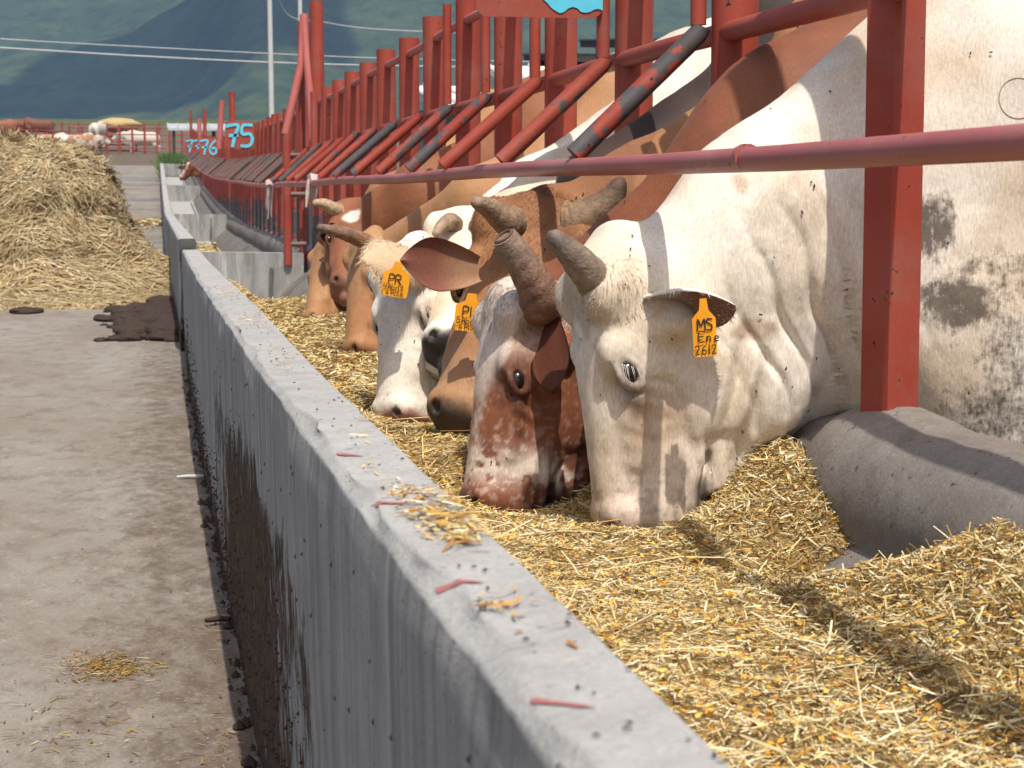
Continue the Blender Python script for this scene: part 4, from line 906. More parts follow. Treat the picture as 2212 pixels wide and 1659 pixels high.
def lashes(info, sg, colr, cnt, ln):
    H, a, n, l = info['H'], info['a'], info['n'], info['l']*sg; V = []; rn = random.Random(3)
    for k in range(cnt):
        f = rn.random(); A = rad(40+110*f); p = H(.204, sg*.112, -.052)+(-a*0+0) + info['a']*math.cos(A+1.57)*.024*info['s']*1.0 + n*abs(math.sin(A+1.57))*.0 + n*.010
        p = H(.186+.012*f, sg*.111, -.040-.034*f); d = nz(a*.95-n*.35*(f-.2)+l*rn.uniform(.12, .4)); sd = nz(np.cross(d, l))*.0005; q = p+d*ln*rn.uniform(.55, 1.15)
        V += [p-sd, p+sd, q+a*.003]
    put('eyelashes', npmesh('eyelashes', V, np.arange(len(V)).reshape(-1, 3), np.ones((len(V), 3))*colr), MAT['fur'], info['root'])
lashes(b1, -1, np.array([.72, .70, .66]), 9, .028); lashes(b1, 1, np.array([.72, .70, .66]), 9, .028); lashes(b5, -1, np.array([.6, .52, .45]), 40, .018)
ex = RT
ear_tag(b1, at(1518, 645, Y=3.42), .043, .106, RT+.05*UP, UP-.16*RT, [('MS', -.30, -.55, .20), ('Ene', -.25, -.74, .17), ('26', -.44, -.96, .15), ('12', .12, -.95, .15)])
ear_tag(b5, at(862, 566, Y=5.055), .070, .092, RT-.16*UP, UP+.16*RT, [('PR', -.26, -.62, .24), ('4Abr13', -.42, -.80, .15), ('LA PISA', -.44, -.97, .13)])
ear_tag(b3, at(1020, 634, Y=4.44), .070, .088, RT-.10*UP, UP+.22*RT, [('PI', -.24, -.60, .24), ('5Abr', -.42, -.80, .16), ('LA PISA', -.46, -.97, .13)])
BB = BVHTree.FromPolygons(b1['V'].tolist(), b1['Q'].tolist()); ring = []
for k in range(25):
    r_ = at(2200+42*math.cos(k*.2618), 212+44*math.sin(k*.2618), Y=1.)-CAMP; h = BB.ray_cast(Vector(CAMP), Vector(nz(r_)))[0]
    if h is not None: ring.append(np.array(h))
if len(ring) > 8: m = MB(); m.tube(ring, .0013, 6, caps=False); m.build('brand_mark', m_flat('brand_scar', (.40, .30, .22), .9), b1['root'])
# feed is eaten down where the muzzles are
for i in (b1, b2, b3, b5, b6, b8, b7):
    m = i['H'](.49, 0, -.07); DIPS.append((m[0], m[1], min(.60, max(.44, m[2]-.016)), .21))

# ------------------------------------------------------------------ the feed
def feed_surface():
    xs = np.linspace(.27, 1.20, 120); ys = np.concatenate([np.linspace(-.6, 6, 560), np.linspace(6.03, 13.2, 200)])
    def fn(x, y):
        p = np.stack([x, y, 0*x], 1); z = feedz(x, y) + (fbm(p, 60, 3, 55)-.5)*.014 - .35*sstep(11.6, 13.2, y); return np.stack([x, y, z], 1)
    V, F = grid_mesh(xs, ys, fn); n1, n2 = fbm(V, 9, 4, 56)[:, None], fbm(V, 70, 3, 57)[:, None]
    c = np.array([.34, .20, .07])*(1-n1)+np.array([.50, .35, .15])*n1; c = c*(.4+1.0*n2)
    return V, F, c
V, F, c = feed_surface(); root_feed = put('chopped_feed', npmesh('chopped_feed', V, F, c), MAT['feedbase']); tag(root_feed, 'golden chopped hay and grain heaped in the near trough', 'feed', kind='stuff')
def straws(P, yaw, pit, L, W, C, roll, name, parent=None, bend=.0):
    n = len(P); d = np.stack([np.cos(yaw)*np.cos(pit), np.sin(yaw)*np.cos(pit), np.sin(pit)], 1); s = np.stack([-np.sin(yaw), np.cos(yaw), 0*yaw], 1); u = np.cross(d, s)
    s2 = s*np.cos(roll)[:, None]+u*np.sin(roll)[:, None]; u2 = np.cross(d, s2); h = (d*L[:, None])/2; w = s2*W[:, None]/2
    bd = u2*(bend*L*RNG.normal(0, 1, n))[:, None] if bend else 0
    V = np.stack([P-h-w+bd, P-h+w+bd, P+w, P-w, P+h+w*.7+bd, P+h-w*.7+bd], 1).reshape(-1, 3); b = np.arange(n)[:, None]*6
    F = np.concatenate([b+np.array([[0, 1, 2, 3]]), b+np.array([[3, 2, 4, 5]])]); me = npmesh(name, V, F, np.repeat(C, 6, 0), False)
    return put(name, me, MAT['vcol'], parent)
STRAW = np.array([[.62, .52, .28], [.56, .43, .19], [.72, .63, .42], [.44, .27, .08], [.50, .33, .10], [.30, .17, .06], [.50, .46, .25], [.16, .085, .035]])
def scol(n, p=None): return STRAW[RNG.choice(len(STRAW), n, p=p)]*RNG.uniform(.85, 1.2, (n, 1))
def scatter(n, ylo, yhi, lmin, lmax, wmin, wmax, lift, pz, pw=None):
    y = ylo+(yhi-ylo)*RNG.random(n)**1.25; x = RNG.uniform(.29, 1.18, n); z = feedz(x, y)+RNG.uniform(0, lift, n)
    L = lmin+(lmax-lmin)*RNG.random(n)**2.2; W = RNG.uniform(wmin, wmax, n)
    return straws(np.stack([x, y, z+.004], 1), RNG.uniform(0, 6.283, n), RNG.normal(0, pz, n), L, W, scol(n, pw), RNG.normal(0, .6, n), 'straw', root_feed, .03)
tag(scatter(120000, .75, 6.5, .005, .036, .0008, .0022, .008, .22, [.24, .18, .22, .07, .10, .04, .12, .03]), kind='stuff'); tag(scatter(30000, 5., 12., .02, .06, .003, .005, .012, .22), kind='stuff'); tag(scatter(900, .8, 6, .04, .12, .0018, .0035, .02, .20, [.3, .2, .3, .1, .05, 0, .05, 0]), kind='stuff')
n = 26000; y = .75+5.5*RNG.random(n)**1.2; x = RNG.uniform(.88, 1.19, n)
tag(straws(np.stack([x, y, feedz(x, y)+.006+RNG.uniform(0, .012, n)], 1), RNG.uniform(0, 6.283, n), RNG.normal(0, .45, n), .008+.035*RNG.random(n)**2, RNG.uniform(.0012, .003, n), scol(n), RNG.normal(0, .8, n), 'straw', root_feed, .03), kind='stuff')
tag(scatter(450, .8, 7, .03, .08, .002, .0035, .012, .9), kind='stuff')
n = 15000; y = .75+6*RNG.random(n)**1.3; x = RNG.uniform(.29, 1.17, n); gr = np.array([[.62, .33, .04], [.50, .24, .03], [.68, .45, .10], [.36, .15, .03]])
g = straws(np.stack([x, y, feedz(x, y)+.010], 1), RNG.uniform(0, 6.28, n), RNG.normal(0, .4, n), RNG.uniform(.004, .010, n), RNG.uniform(.004, .008, n), gr[RNG.choice(4, n)], RNG.normal(0, .4, n), 'grain', root_feed); tag(g, kind='stuff')
tag(scatter(70, 1.0, 5, .14, .34, .0016, .003, .03, .15, [.4, .2, .3, 0, .05, 0, .05, 0]), kind='stuff')
# spilled feed on the wall top and on the lane
def spill(name, label, P, lmin, lmax, wmin, wmax, cols=None, pit=.08):
    n = len(P); o = straws(P, RNG.uniform(0, 6.283, n), RNG.normal(0, pit, n), RNG.uniform(lmin, lmax, n), RNG.uniform(wmin, wmax, n), scol(n) if cols is None else cols[RNG.choice(len(cols), n)], RNG.normal(0, .25, n), name)
    tag(o, label, 'straw', kind='stuff'); return o
def on_wall(clumps):
    out = []
    for (x, y, cnt, sx, sy) in clumps:
        for _ in range(cnt):
            p = at(x+random.gauss(0, sx), y+random.gauss(0, sy), Z=float(zt(2.5))+.012); yy = p[1]; x0, x1 = xo(yy)+.03, xo(yy)+.13
            h = drop(WB, p)
            if h and x0 < p[0] < x1+.03: out.append((p[0], yy, h+.002+random.uniform(0, .004)))
    return np.array(out)
spill('spilled_feed', 'straw and grain spilled on the trough wall top', on_wall([(950, 1090, 260, 45, 22), (1000, 1130, 160, 20, 16), (740, 990, 60, 30, 8), (1010, 1290, 50, 40, 7), (880, 1045, 70, 40, 12), (600, 760, 50, 30, 20), (540, 660, 80, 25, 12), (490, 600, 60, 14, 8), (1150, 1350, 16, 80, 60), (800, 900, 40, 40, 30)]), .005, .028, .0012, .0035, np.concatenate([STRAW, gr]))
P = []
for (x, y, cnt, sx, sy) in [(235, 1440, 700, 50, 16), (330, 770, 260, 50, 12), (160, 1560, 160, 120, 50), (250, 1050, 220, 110, 160), (330, 735, 220, 40, 8), (480, 1600, 60, 40, 40), (70, 900, 80, 100, 60), (400, 950, 60, 15, 60), (480, 1350, 60, 15, 60)]:
    for _ in range(cnt):
        p = at(x+random.gauss(0, sx), y+random.gauss(0, sy), Z=-.05); p = at(x+random.gauss(0, sx), y+random.gauss(0, sy), Z=float(zg(p[1])))
        if p[0] < xo(p[1])-.01 and p[1] > .5: P.append((p[0], p[1], (drop(LB, p) or float(zg(p[1])))+.003+random.uniform(0, .004)))
spill('spilled_feed', 'grain and straw litter scattered over the lane', np.array(P), .006, .04, .0015, .004, np.concatenate([STRAW*.6, gr*.55, gr*.45]))
# flies
def flies():
    m = MB(); rn = random.Random(9)
    def fly(p, s, up=(0, 0, 1)):
        a = rn.uniform(0, 6.28); up = nz(up); d = nz(np.cross(up, [math.cos(a), math.sin(a), .3])); sd = np.cross(up, d)
        r = [(0, -1, .3), (.42, -.2, .35), (.35, .8, .3), (0, 1.1, .3), (-.35, .8, .3), (-.42, -.2, .35), (0, 0, .9)]
        m.add([np.asarray(p)+(sd*x+d*y+up*z)*s for x, y, z in r], [(i, (i+1) % 6, 6) for i in range(6)])
    for _ in range(130):
        y = .9+7*rn.random()**1.6; x = float(xo(y))+rn.uniform(.03, .11); fly((x, y, (drop(WB, (x, y)) or .83)+.001), rn.uniform(.0022, .0042))
    for _ in range(90):
        y = .9+5*rn.random(); fly((float(xo(y))-.012, y, rn.uniform(.45, .80)), rn.uniform(.0035, .005), (-1, 0, 0))
    for inf, cnt in ((b1, 70), (b2, 45), (b5, 40), (b3, 25)):
        V, N = inf['V'], inf['N']; ok = np.nonzero((V[:, 0] < 1.7)*(N[:, 1] < .3))[0]
        for i in rn.choices(list(ok), k=cnt): fly(V[i]+N[i]*.003, rn.uniform(.0025, .0045), N[i])
    tag(m.build('flies', MAT['fly'], smooth=False), 'black flies dotted over the wall and the cattle', 'flies', kind='stuff')
flies()

# ------------------------------------------------------------------ lane-side things
def hay_bale():
    c = at(50, 560, Y=25.2); g = float(zg(25.)); root = empty('hay_bale', (c[0]-.2, 25.2, g)); tag(root, 'large torn round bale of tan hay slumped on the lane at left', 'hay bale')
    cx, cy = c[0]-.15, 25.2
    def surf(u, v):       # u angle, v from crown 0 to skirt 1
        q = np.stack([np.cos(u)*2, np.sin(u)*2, v*3], 1); ns = fbm(q, 1.6, 4, 81)-.5
        kk = [0, .18, .38, .55, .68, .82, 1]; rt = np.clip(np.cos(u), 0, 1)**.7; r = np.interp(v, kk, [0, .75, 1.12, 1.22, 1.28, 1.75, 2.25])*(1-rt)+np.interp(v, kk, [0, .72, 1.05, 1.28, 1.62, 2.1, 2.6])*rt; z = np.interp(v, [0, .18, .38, .55, .68, .82, 1], [1.72, 1.66, 1.42, .95, .48, .14, -.02])
        r = r*1.12; z = z*1.13; lay = .03*np.sin(z*9+u*1.5+ns*6); r = r+(ns*.35+lay)*sstep(0, .3, v)*(1-.6*sstep(.8, 1, v)); z = z+ns*.22*(1-v)
        sk = sstep(.6, 1, v); xs_ = cx + r*np.cos(u)*(1+.25*sk*(np.cos(u) > 0)); return np.stack([xs_, cy+r*np.sin(u)*.95, g+z], 1)
    V, F = grid_mesh(np.linspace(0, 2*math.pi, 90), np.linspace(0, 1, 60), surf); n1 = fbm(V, 7, 4, 82)[:, None]
    cc = np.array([.20, .125, .055])*(1-n1)+np.array([.42, .30, .14])*n1
    core = put('bale_core', npmesh('bale_core', V, F, cc), MAT['feedbase'], root); tag(core)
    n = 26000; u = RNG.uniform(0, 6.283, n); v = RNG.random(n)**.8; P = surf(u, v); eps = .01; Tu = surf(u+eps, v)-P; Tv = surf(u, np.minimum(v+eps, 1.01))-P
    nrm = np.cross(Tv, Tu); nrm /= np.linalg.norm(nrm, axis=1)[:, None]+1e-9; nrm = np.where((nrm[:, 2:3] < 0), -nrm, nrm)
    Tu /= np.linalg.norm(Tu, axis=1)[:, None]+1e-9; Tv /= np.linalg.norm(Tv, axis=1)[:, None]+1e-9
    ang = (fbm(P, 2.2, 2, 83)-.5)*5+RNG.normal(0, .5, n); d = Tu*np.cos(ang)[:, None]+Tv*np.sin(ang)[:, None]
    L = RNG.uniform(.12, .42, n); W = RNG.uniform(.006, .014, n); sd = np.cross(nrm, d); pts = []
    cv = RNG.normal(0, .25, n)
    for k, f in enumerate((-.5, -.17, .17, .5)):
        q = P+d*(L*f)[:, None]+sd*(cv*L*(f*f-.1)*1.6)[:, None]+nrm*(.018-.06*f*f+RNG.uniform(0, .02, n))[:, None]; pts += [q-sd*(W/2)[:, None], q+sd*(W/2)[:, None]]
    V = np.stack(pts, 1).reshape(-1, 3); b = np.arange(n)[:, None]*8; F = np.concatenate([b+np.array([[2*k, 2*k+1, 2*k+3, 2*k+2]]) for k in range(3)])
    HC = np.array([[.50, .39, .21], [.43, .32, .16], [.58, .48, .29], [.34, .24, .12], [.28, .18, .09], [.46, .38, .22]]); c8 = np.repeat(HC[RNG.choice(6, n)]*RNG.uniform(.7, 1.1, (n, 1)), 8, 0)
    hs = put('loose_hay', npmesh('loose_hay', V, F, c8, False), MAT['vcol'], root); tag(hs, kind='stuff')
hay_bale()
P = []
for (x, y, cnt, sx, sy) in [(180, 645, 900, 120, 10), (330, 610, 500, 30, 25), (60, 655, 500, 90, 6)]:
    for _ in range(cnt):
        p = at(x+random.gauss(0, sx), min(y+random.gauss(0, sy), 662+random.random()*6), Z=-.19)
        if p[0] < .12: P.append((p[0], p[1], float(zg(p[1]))+.03))
spill('loose_straw', 'loose straw spread flat on the lane in front of the bale', np.array(P), .1, .35, .006, .014)
def lump(c, r, seed, name, mat, parent=None, n=(14, 9), amp=.7, fq=2.2):
    V = []; F = []; nu, nv = n
    for i in range(nv):
        th = math.pi*i/(nv-1)
        for k in range(nu): pp = 2*math.pi*k/nu; V.append((math.sin(th)*math.cos(pp), math.sin(th)*math.sin(pp), math.cos(th)))
    V = np.array(V); V = V*(1-amp/2+amp*fbm(V+seed*3.1, fq, 4, seed))[:, None]*np.array(r)+np.array(c)
    for i in range(nv-1):
        for k in range(nu): F.append((i*nu+k, (i+1)*nu+k, (i+1)*nu+(k+1) % nu, i*nu+(k+1) % nu))
    return put(name, npmesh(name, V, F), mat, parent)
root = empty('manure_heap', at(300, 690, Z=-.17)); tag(root, 'wet dark manure heap scraped against the trough wall', 'manure')
rn = random.Random(5)
for k in range(170):
    t = rn.random(); x = 385-190*t*rn.random()-5; y = 655+80*rn.random(); p = at(x, y, Z=-.16)
    if p[0] > .13: continue
    r = (.05+.15*rn.random()**2)*(1.15-.55*t); lump((p[0], p[1], float(zg(p[1]))+r*.2), (r*1.3, r*1.6, r*.5), k, 'clod', MAT['dung'], root, (16, 10), 1.1, 3.6)
lump((at(352, 637, Z=-.1)[0], at(352, 637, Z=-.1)[1], -.10), (.20, .3, .07), 77, 'clod', MAT['dung'], root)
for (x, y, r, lb) in [(55, 672, .14, 'flat dark dung pat on the lane left of the manure heap'), (600, 0, 0, ''), (325, 462, .5, '')]:
    if not lb: continue
    p = at(x, y, Z=-.17); tag(lump((p[0], p[1], float(zg(p[1]))+.02), (r*1.4, r*2, .05), int(x), 'dung_pat', MAT['dung']), lb, 'dung')
# crust of manure crumbs along the foot of the wall and on its face
m = MB(); rn = random.Random(8)
for _ in range(2400):
    y = .9+13*rn.random()**1.4; foot = rn.random() < .11; x = float(xo(y))+(.012-abs(rn.gauss(0, .02)) if foot else .004); z = float(zg(y))+(.008 if foot else rn.uniform(.0, .62)**(1.0 if 2.3 < y < 5.5 else 1.8)); s = (.003+.013*rn.random()**3)*(1.2 if foot else .42)
    r = [(1, 0, 0), (.2, .9, 0), (-.8, .4, 0), (-.6, -.8, 0), (.5, -.8, 0)]
    if foot: m.add([(x+a*s*rn.uniform(.7, 1.3), y+b*s*1.6*rn.uniform(.7, 1.3), z-.004) for a, b, _c in r]+[(x, y, z+s*.8)], [(i, (i+1) % 5, 5) for i in range(5)])
    else: m.add([(x+.006, y+b*s*rn.uniform(.7, 1.3), z+a*s*1.8*rn.uniform(.7, 1.3)) for a, b, _c in r]+[(x-s*.55, y, z)], [(i, 5, (i+1) % 5) for i in range(5)])
tag(m.build('manure_crumbs', MAT['dung'], smooth=False), 'dark manure crumbs caked along the foot of the trough wall', 'manure', kind='stuff')
def stick(x, y, ln, label, colr, ang):
    p = at(x, y, Z=-.05); p[2] = float(zg(p[1]))+.014; m = MB(); d = np.array([math.cos(ang), math.sin(ang), 0]); sd = np.array([-d[1], d[0], 0])
    m.tube([p-d*ln/2, p-d*ln*.1+sd*.01, p+d*ln*.2-sd*.006, p+d*ln/2], [.006, .009, .008, .004], 7, wob=.3); tag(m.build('stick', colr), label, 'stick')
stick(412, 1022, .12, 'pale splintered stick lying at the foot of the trough wall', MAT['pole'], .1); stick(478, 1352, .09, 'dark curled twig at the foot of the trough wall', MAT['dung'], .3)
P = [(at(312, 470, Y=50)[0]+random.gauss(0, .35), 50+random.gauss(0, 1.2), 0) for _ in range(900)]
P = np.array([(x, y, float(zg(y))+.03+.16*math.exp(-((x-at(312, 470, Y=50)[0])**2/.12+(y-50)**2/1.4))*random.random()) for x, y, _z in P]); o = spill('spilled_feed', 'small heap of yellow feed on the lane by the far trough', P, .06, .2, .02, .05)
P = np.array([(random.uniform(.3, 1.0), 28+6*random.random(), 0) for _ in range(900)]); P[:, 2] = zg(P[:, 1])+.33+RNG.uniform(0, .05, 900)+.3*sstep(.6, .35, P[:, 0])
spill('leftover_feed', 'leftover feed in the empty trough behind the near one', P, .06, .2, .015, .03)
# rags tied to the rails
def rag(c, h, label, seed):
    m = MB(); rn = random.Random(seed); c = np.array(c)
    for k in range(4):
        a = rn.uniform(0, 6.28); p0 = c+np.array([math.cos(a)*.03, math.sin(a)*.03, .01]); dx = np.array([rn.uniform(-.03, .03), rn.uniform(-.04, .04), 0])
        m.tube([c+np.array([0, 0, .03]), p0, p0+dx*.6-np.array([0, 0, h*.35]), p0+dx-np.array([0, 0, h*rn.uniform(.6, 1)])], [.014, .018, .013, .005], 9, wob=.8)
    m.tube([c+np.array([0, -.05, .0]), c+np.array([.0, -.02, .03]), c+np.array([0, .03, .03]), c+np.array([0, .06, .0])], [.024, .030, .030, .024], 9, wob=.5)
    tag(m.build('rag', MAT['rag']), label, 'rag')
rag((.93, 12.0, 1.205), .17, 'pale rag knotted round the end of the near neck rail', 3)
rag((.93, 16.9, 1.20), .30, 'pale frayed rag hanging from the rail of fence 75', 4)

# ------------------------------------------------------------------ background: pens, shed, poles, cattle far off
def far_cow(name, label, x, y, Y, heading, base, var, lying=False, group='cattle in the far pens', sc=1.):
    g = at(x, y, Y=Y); g[2] = float(zg(Y)) if abs(g[2]-float(zg(Y))) > 2 else g[2]
    h = np.array([math.cos(heading), math.sin(heading), 0]); up = np.array([0, 0, 1.]); z0 = g[2]-(.55 if lying else 0)
    S = g-h*0+up*(0); S = np.array([g[0]-h[0]*-.45, g[1]-h[1]*-.45, z0+.95*sc]); b = -h
    O = S+h*.72+up*.32; M = O+h*.34-up*.34
    cf = coat_plain(base, var, (.1, .06, .05), sd=int(x)+3)
    def coat(V, t, q, w):
        c = cf(V, t, q, w); n = fbm(V, 1.6, 3, int(x)+7); return mixc(c, var, sstep(.50, .56, n))
    i = cattle(name, label, 'cow', O, M, h*.7+up*.7, S+h*.38+up*.16, S, math.atan2(b[1], b[0]), coat, fine=.03, eyes=False, seed=5, ground=z0, bulk=.9, L=.5,
        horns=[dict(pts=[O+np.cross(h, up)*.09, O+np.cross(h, up)*.2+up*.06], r=[.03, .025, .012], c0=HG0, c1=HG1)],
        ears=[dict(root=O+np.cross(h, up)*.1-up*.08, tip=O+np.cross(h, up)*.28-up*.12, open=(0, -1, 0), w=.1, outer=base, inner=np.array(base)*.5)])
    i['root']['group'] = group; return i
W_ = (.62, .56, .48)
far_cow('cow', 'white cow standing with its side to us at the hay feeder', 214, 318, 108, rad(75), W_, (.5, .44, .36))
far_cow('cow', 'tan and white cow lying left of the hay feeder', 178, 322, 106, rad(10), (.33, .16, .08), W_, True)
far_cow('cow', 'white cow lying to the right of the hay feeder', 300, 314, 112, rad(180), W_, (.6, .54, .47), True)
far_cow('cow', 'dark brown cow standing in the far pen above the bale', 75, 306, 118, rad(180), (.17, .06, .035), (.13, .05, .03))
far_cow('cow', 'red brown cow at the left edge of the picture', 8, 312, 112, rad(0), (.25, .09, .045), (.2, .07, .04))
far_cow('cow', 'white faced cow lying among the grass above the bale', 122, 318, 118, rad(20), W_, (.4, .22, .12), True)
# one feeding at the last trough
P0 = at(405, 352, Y=58.5); f58 = float(fz(58.5))
i = cattle('cow', 'brown and white cow feeding at the far trough under number 76', 'cow', P0, P0+np.array([-.25, -.12, -.42]), (-.6, -.7, .5), P0+np.array([.42, .1, .02]), P0+np.array([.9, .15, .15]), rad(5),
    lambda V, t, q, w: mixc(coat_plain((.30, .12, .05), (.22, .08, .04), (.1, .06, .05))(V, t, q, w), (.62, .5, .4), np.exp(-(q/.05)**2)*(t < .5)*(w > -.1)), fine=.02, eyes=False, ground=float(zg(58.5))+.3,
    ears=[dict(root=P0+np.array([-.1, -.1, -.1]), tip=P0+np.array([-.3, -.15, -.15]), open=(0, -1, 0), w=.11, outer=(.2, .08, .04), inner=(.1, .04, .02))], horns=[dict(pts=[P0+np.array([-.08, -.05, 0]), P0+np.array([-.2, -.08, .1])], r=[.03, .028, .012], c0=HG0, c1=HG1)])
i['root']['group'] = 'cattle in the far pens'
def pipe_fence(label, x0, x1, Y0, Y1, posts, rails, h=1.5):
    a, b = at(x0, 300, Y=Y0), at(x1, 300, Y=Y1); root = empty('pipe_fence', (a[0], Y0, float(zg(Y0)))); tag(root, label, 'fence', 'red fences of the far pens')
    for k in range(posts):
        t = k/(posts-1); x, y = a[0]+(b[0]-a[0])*t, Y0+(Y1-Y0)*t; z = float(zg(y)); m = MB(); m.tube([(x, y, z-.1), (x, y, z+h+.12*random.random())], .06, 8); m.build('post', MAT['red'], root)
    for r in range(rails):
        zz = .3+(h-.35)*r/(rails-1); m = MB(); m.tube([(a[0], Y0, float(zg(Y0))+zz), (b[0], Y1, float(zg(Y1))+zz)], .035, 8); m.build('rail', MAT['red'], root)
pipe_fence('red pipe fence across the far end of the lane', 150, 420, 109, 109, 11, 4, 1.45)
pipe_fence('red pipe fence behind the cattle at the far left', -120, 345, 122, 124, 14, 3, 1.3)
pipe_fence('low red pipe fence at the far left edge', -60, 150, 114, 110, 7, 3, 1.2)
# hay feeder: posts, rails and a flattened bale on top
c = at(256, 322, Y=113); zc = float(zg(113)); root = empty('hay_feeder', (c[0], 113, zc)); tag(root, 'red hay feeder topped by a round tan hay heap', 'hay feeder')
for k in range(8):
    a = k*math.pi/4; m = MB(); m.tube([(c[0]+1.0*math.cos(a), 113+1.0*math.sin(a), zc-.1), (c[0]+1.0*math.cos(a), 113+1.0*math.sin(a), zc+1.25)], .05, 8); m.build('post', MAT['red'], root)
for z in (.35, .8, 1.2):
    m = MB(); m.tube([(c[0]+1.02*math.cos(k*.2618), 113+1.02*math.sin(k*.2618), zc+z) for k in range(25)], .035, 6, caps=False); m.build('hoop', MAT['red'], root)
lump((c[0], 113, zc+1.42), (1.25, 1.1, .42), 95, 'hay_heap', m_flat('hay_far', (.42, .31, .14), .95, .35, 9, .8), root, (28, 14), .35, 3.)
# open shed
def shed(label, x0, x1, ytop, Y, depth, drop, hgt, roofm, wallm=None, posts=4, thick=.10):
    a, b = at(x0, ytop, Y=Y), at(x1, ytop, Y=Y); z = a[2]; g = float(zg(Y)); root = empty('shed', (a[0], Y, g)); tag(root, label, 'shed')
    m = MB(); X0, X1 = a[0], b[0]; m.add([(X0, Y, z-drop), (X1, Y, z-drop), (X1, Y+depth, z), (X0, Y+depth, z), (X0, Y, z-drop-thick), (X1, Y, z-drop-thick), (X1, Y+depth, z-thick), (X0, Y+depth, z-thick)], [(0, 1, 2, 3), (7, 6, 5, 4), (0, 4, 5, 1), (1, 5, 6, 2), (2, 6, 7, 3), (3, 7, 4, 0)]); rf = m.build('roof', roofm, root, smooth=False)
    nrib = max(4, int((X1-X0)/.5))
    for k in range(nrib+1):
        x = X0+(X1-X0)*k/nrib; m = MB(); m.tube([(x, Y-.01, z-drop+.02), (x, Y+depth, z+.02)], .03, 6); m.build('rib', roofm, rf)
    for k in range(posts):
        x = X0+.3+(X1-X0-.6)*k/(posts-1)
        for yy, zz in ((Y+.2, z-drop-thick), (Y+depth-.2, z-thick)): m = MB(); m.tube([(x, yy, g-.1), (x, yy, zz)], .06, 8); m.build('post', MAT['darkroof'] if wallm is None else MAT['red'], root)
    if wallm is not None: m = MB(); m.box((X0+.1, Y+depth-.5, g), (X1-.1, Y+depth-.35, z-.4)); m.build('back_wall', wallm, root, smooth=False)
shed('open shed with grey tin roof in front of the dark knoll', 362, 520, 262, 98, 3., .35, 2., MAT['galv'])
shed('long shed with white roof and grey wall behind the pickets', 960, 1130, 150, 26, 4., .5, 2., MAT['white'], MAT['grey'])
shed('low white roofed shed behind the number plate', 1130, 1330, 112, 27, 3., .6, 2., MAT['white'], MAT['white'])
shed('dark roofed shed behind the cattle at the top', 1400, 1900, 38, 30, 5., .35, 2., MAT['darkroof'], MAT['rust'], 6)
shed('small dark roofed shed behind the white roofs', 1195, 1300, 96, 36, 3., .2, 2., MAT['darkroof'])
def pole(x, Y, r, h, label):
    p = at(x, 300, Y=Y); g = float(zg(Y)); root = empty('utility_pole', (p[0], Y, g)); tag(root, label, 'utility pole', 'poles behind the fence')
    m = MB(); m.tube([(p[0], Y, g-.2), (p[0]-.02, Y, g+h*.5), (p[0]-.05, Y, g+h)], [r, r*.85, r*.7], 12); m.build('shaft', MAT['pole'], root)
    m = MB(); m.box((p[0]-.9, Y-.06, g+h-.6), (p[0]+.9, Y+.06, g+h-.48)); m.build('crossarm', MAT['darkroof'], root, smooth=False)
    for dx in (-.8, -.3, .3, .8): m = MB(); m.tube([(p[0]+dx, Y, g+h-.49), (p[0]+dx, Y, g+h-.43), (p[0]+dx, Y, g+h-.32)], [.03, .05, .025], 8); m.build('insulator', MAT['white'], root)
pole(588, 66, .10, 9.5, 'slim pale concrete pole standing clear against the hills'); pole(653, 70, .095, 9.5, 'pale pole half hidden by the tall red end post')
def wire(pts, Y0, Y1, label, r=.022):
    P = [at(x, y, Y=Y0+(Y1-Y0)*k/(len(pts)-1)) for k, (x, y) in enumerate(pts)]; m = MB(); m.tube(smooth_line(P, 6), r, 6); tag(m.build('power_line', MAT['wire']), label, 'cable', 'cables across the valley')
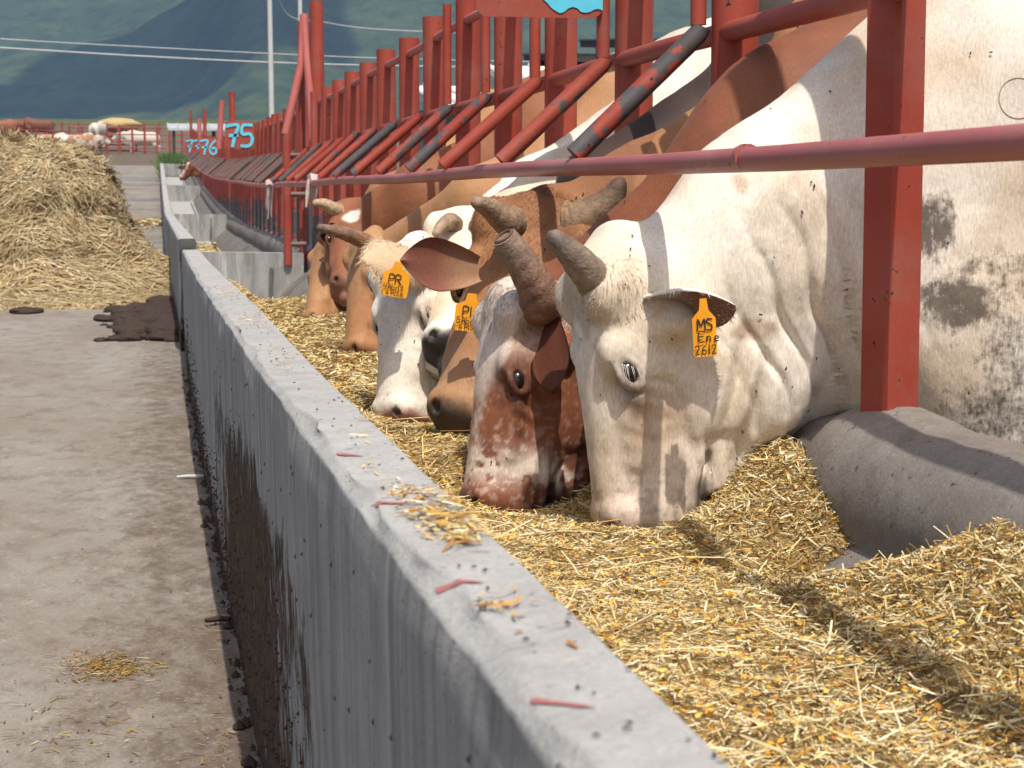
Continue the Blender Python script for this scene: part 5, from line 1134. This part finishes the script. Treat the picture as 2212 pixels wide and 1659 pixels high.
wire([(-500, 50), (0, 84), (300, 101), (590, 116), (900, 128), (1500, 140)], 74, 82, 'upper grey cable sagging across the hillside'); wire([(-500, 72), (0, 103), (300, 121), (590, 135), (900, 143), (1500, 150)], 72, 80, 'lower pale cable sagging across the hillside', .032)
wire([(588, -60), (620, 30), (700, 48), (800, 62), (1000, 72)], 66, 70, 'dark thin cable dropping right from the pole', .018)
# grass between the pens
def grass(label, x0, x1, yb, Y0, Y1, cnt, h):
    n = cnt; t = RNG.random(n); Yv = RNG.uniform(Y0, Y1, n); a = np.array([at(x0+(x1-x0)*tt, yb, Y=yy) for tt, yy in zip(t, Yv)]); a[:, 2] = zg(Yv)-.02
    hh = h*RNG.uniform(.4, 1.2, n); lean = RNG.normal(0, .25, (n, 2))*hh[:, None]; w = RNG.uniform(.02, .05, n); yaw = RNG.uniform(0, 3.14, n); d = np.stack([np.cos(yaw)*w, np.sin(yaw)*w, 0*w], 1)
    tip = a+np.stack([lean[:, 0], lean[:, 1], hh], 1); V = np.stack([a-d, a+d, tip], 1).reshape(-1, 3); c = np.repeat(np.array([[.07, .14, .03]])*RNG.uniform(.6, 1.5, (n, 1)), 3, 0)
    tag(put('grass', npmesh('grass', V, np.arange(3*n).reshape(-1, 3), c, False), MAT['grass']), label, 'grass', kind='stuff')
grass('tall green weeds between the bale and the far pens', -60, 148, 325, 98, 108, 9000, .8); grass('green weeds at the foot of fence 77', 350, 392, 352, 80, 88, 4000, .9)
# ------------------------------------------------------------------ air
m = MB(); m.box((-4200, -400, -8), (4200, 4200, 760)); hz = m.build('haze', None, smooth=False); tag(hz, 'thin blue haze over the valley', 'haze', kind='stuff')
hm = bpy.data.materials.new('haze'); hm.use_nodes = True; nt = hm.node_tree; nt.nodes.remove(nt.nodes['Principled BSDF'])
pv = nt.nodes.new('ShaderNodeVolumePrincipled'); pv.inputs['Color'].default_value = (.36, .61, 1, 1); pv.inputs['Density'].default_value = 3.2e-4; pv.inputs['Anisotropy'].default_value = .1
nt.links.new(pv.outputs[0], nt.nodes['Material Output'].inputs['Volume']); hz.data.materials.append(hm)
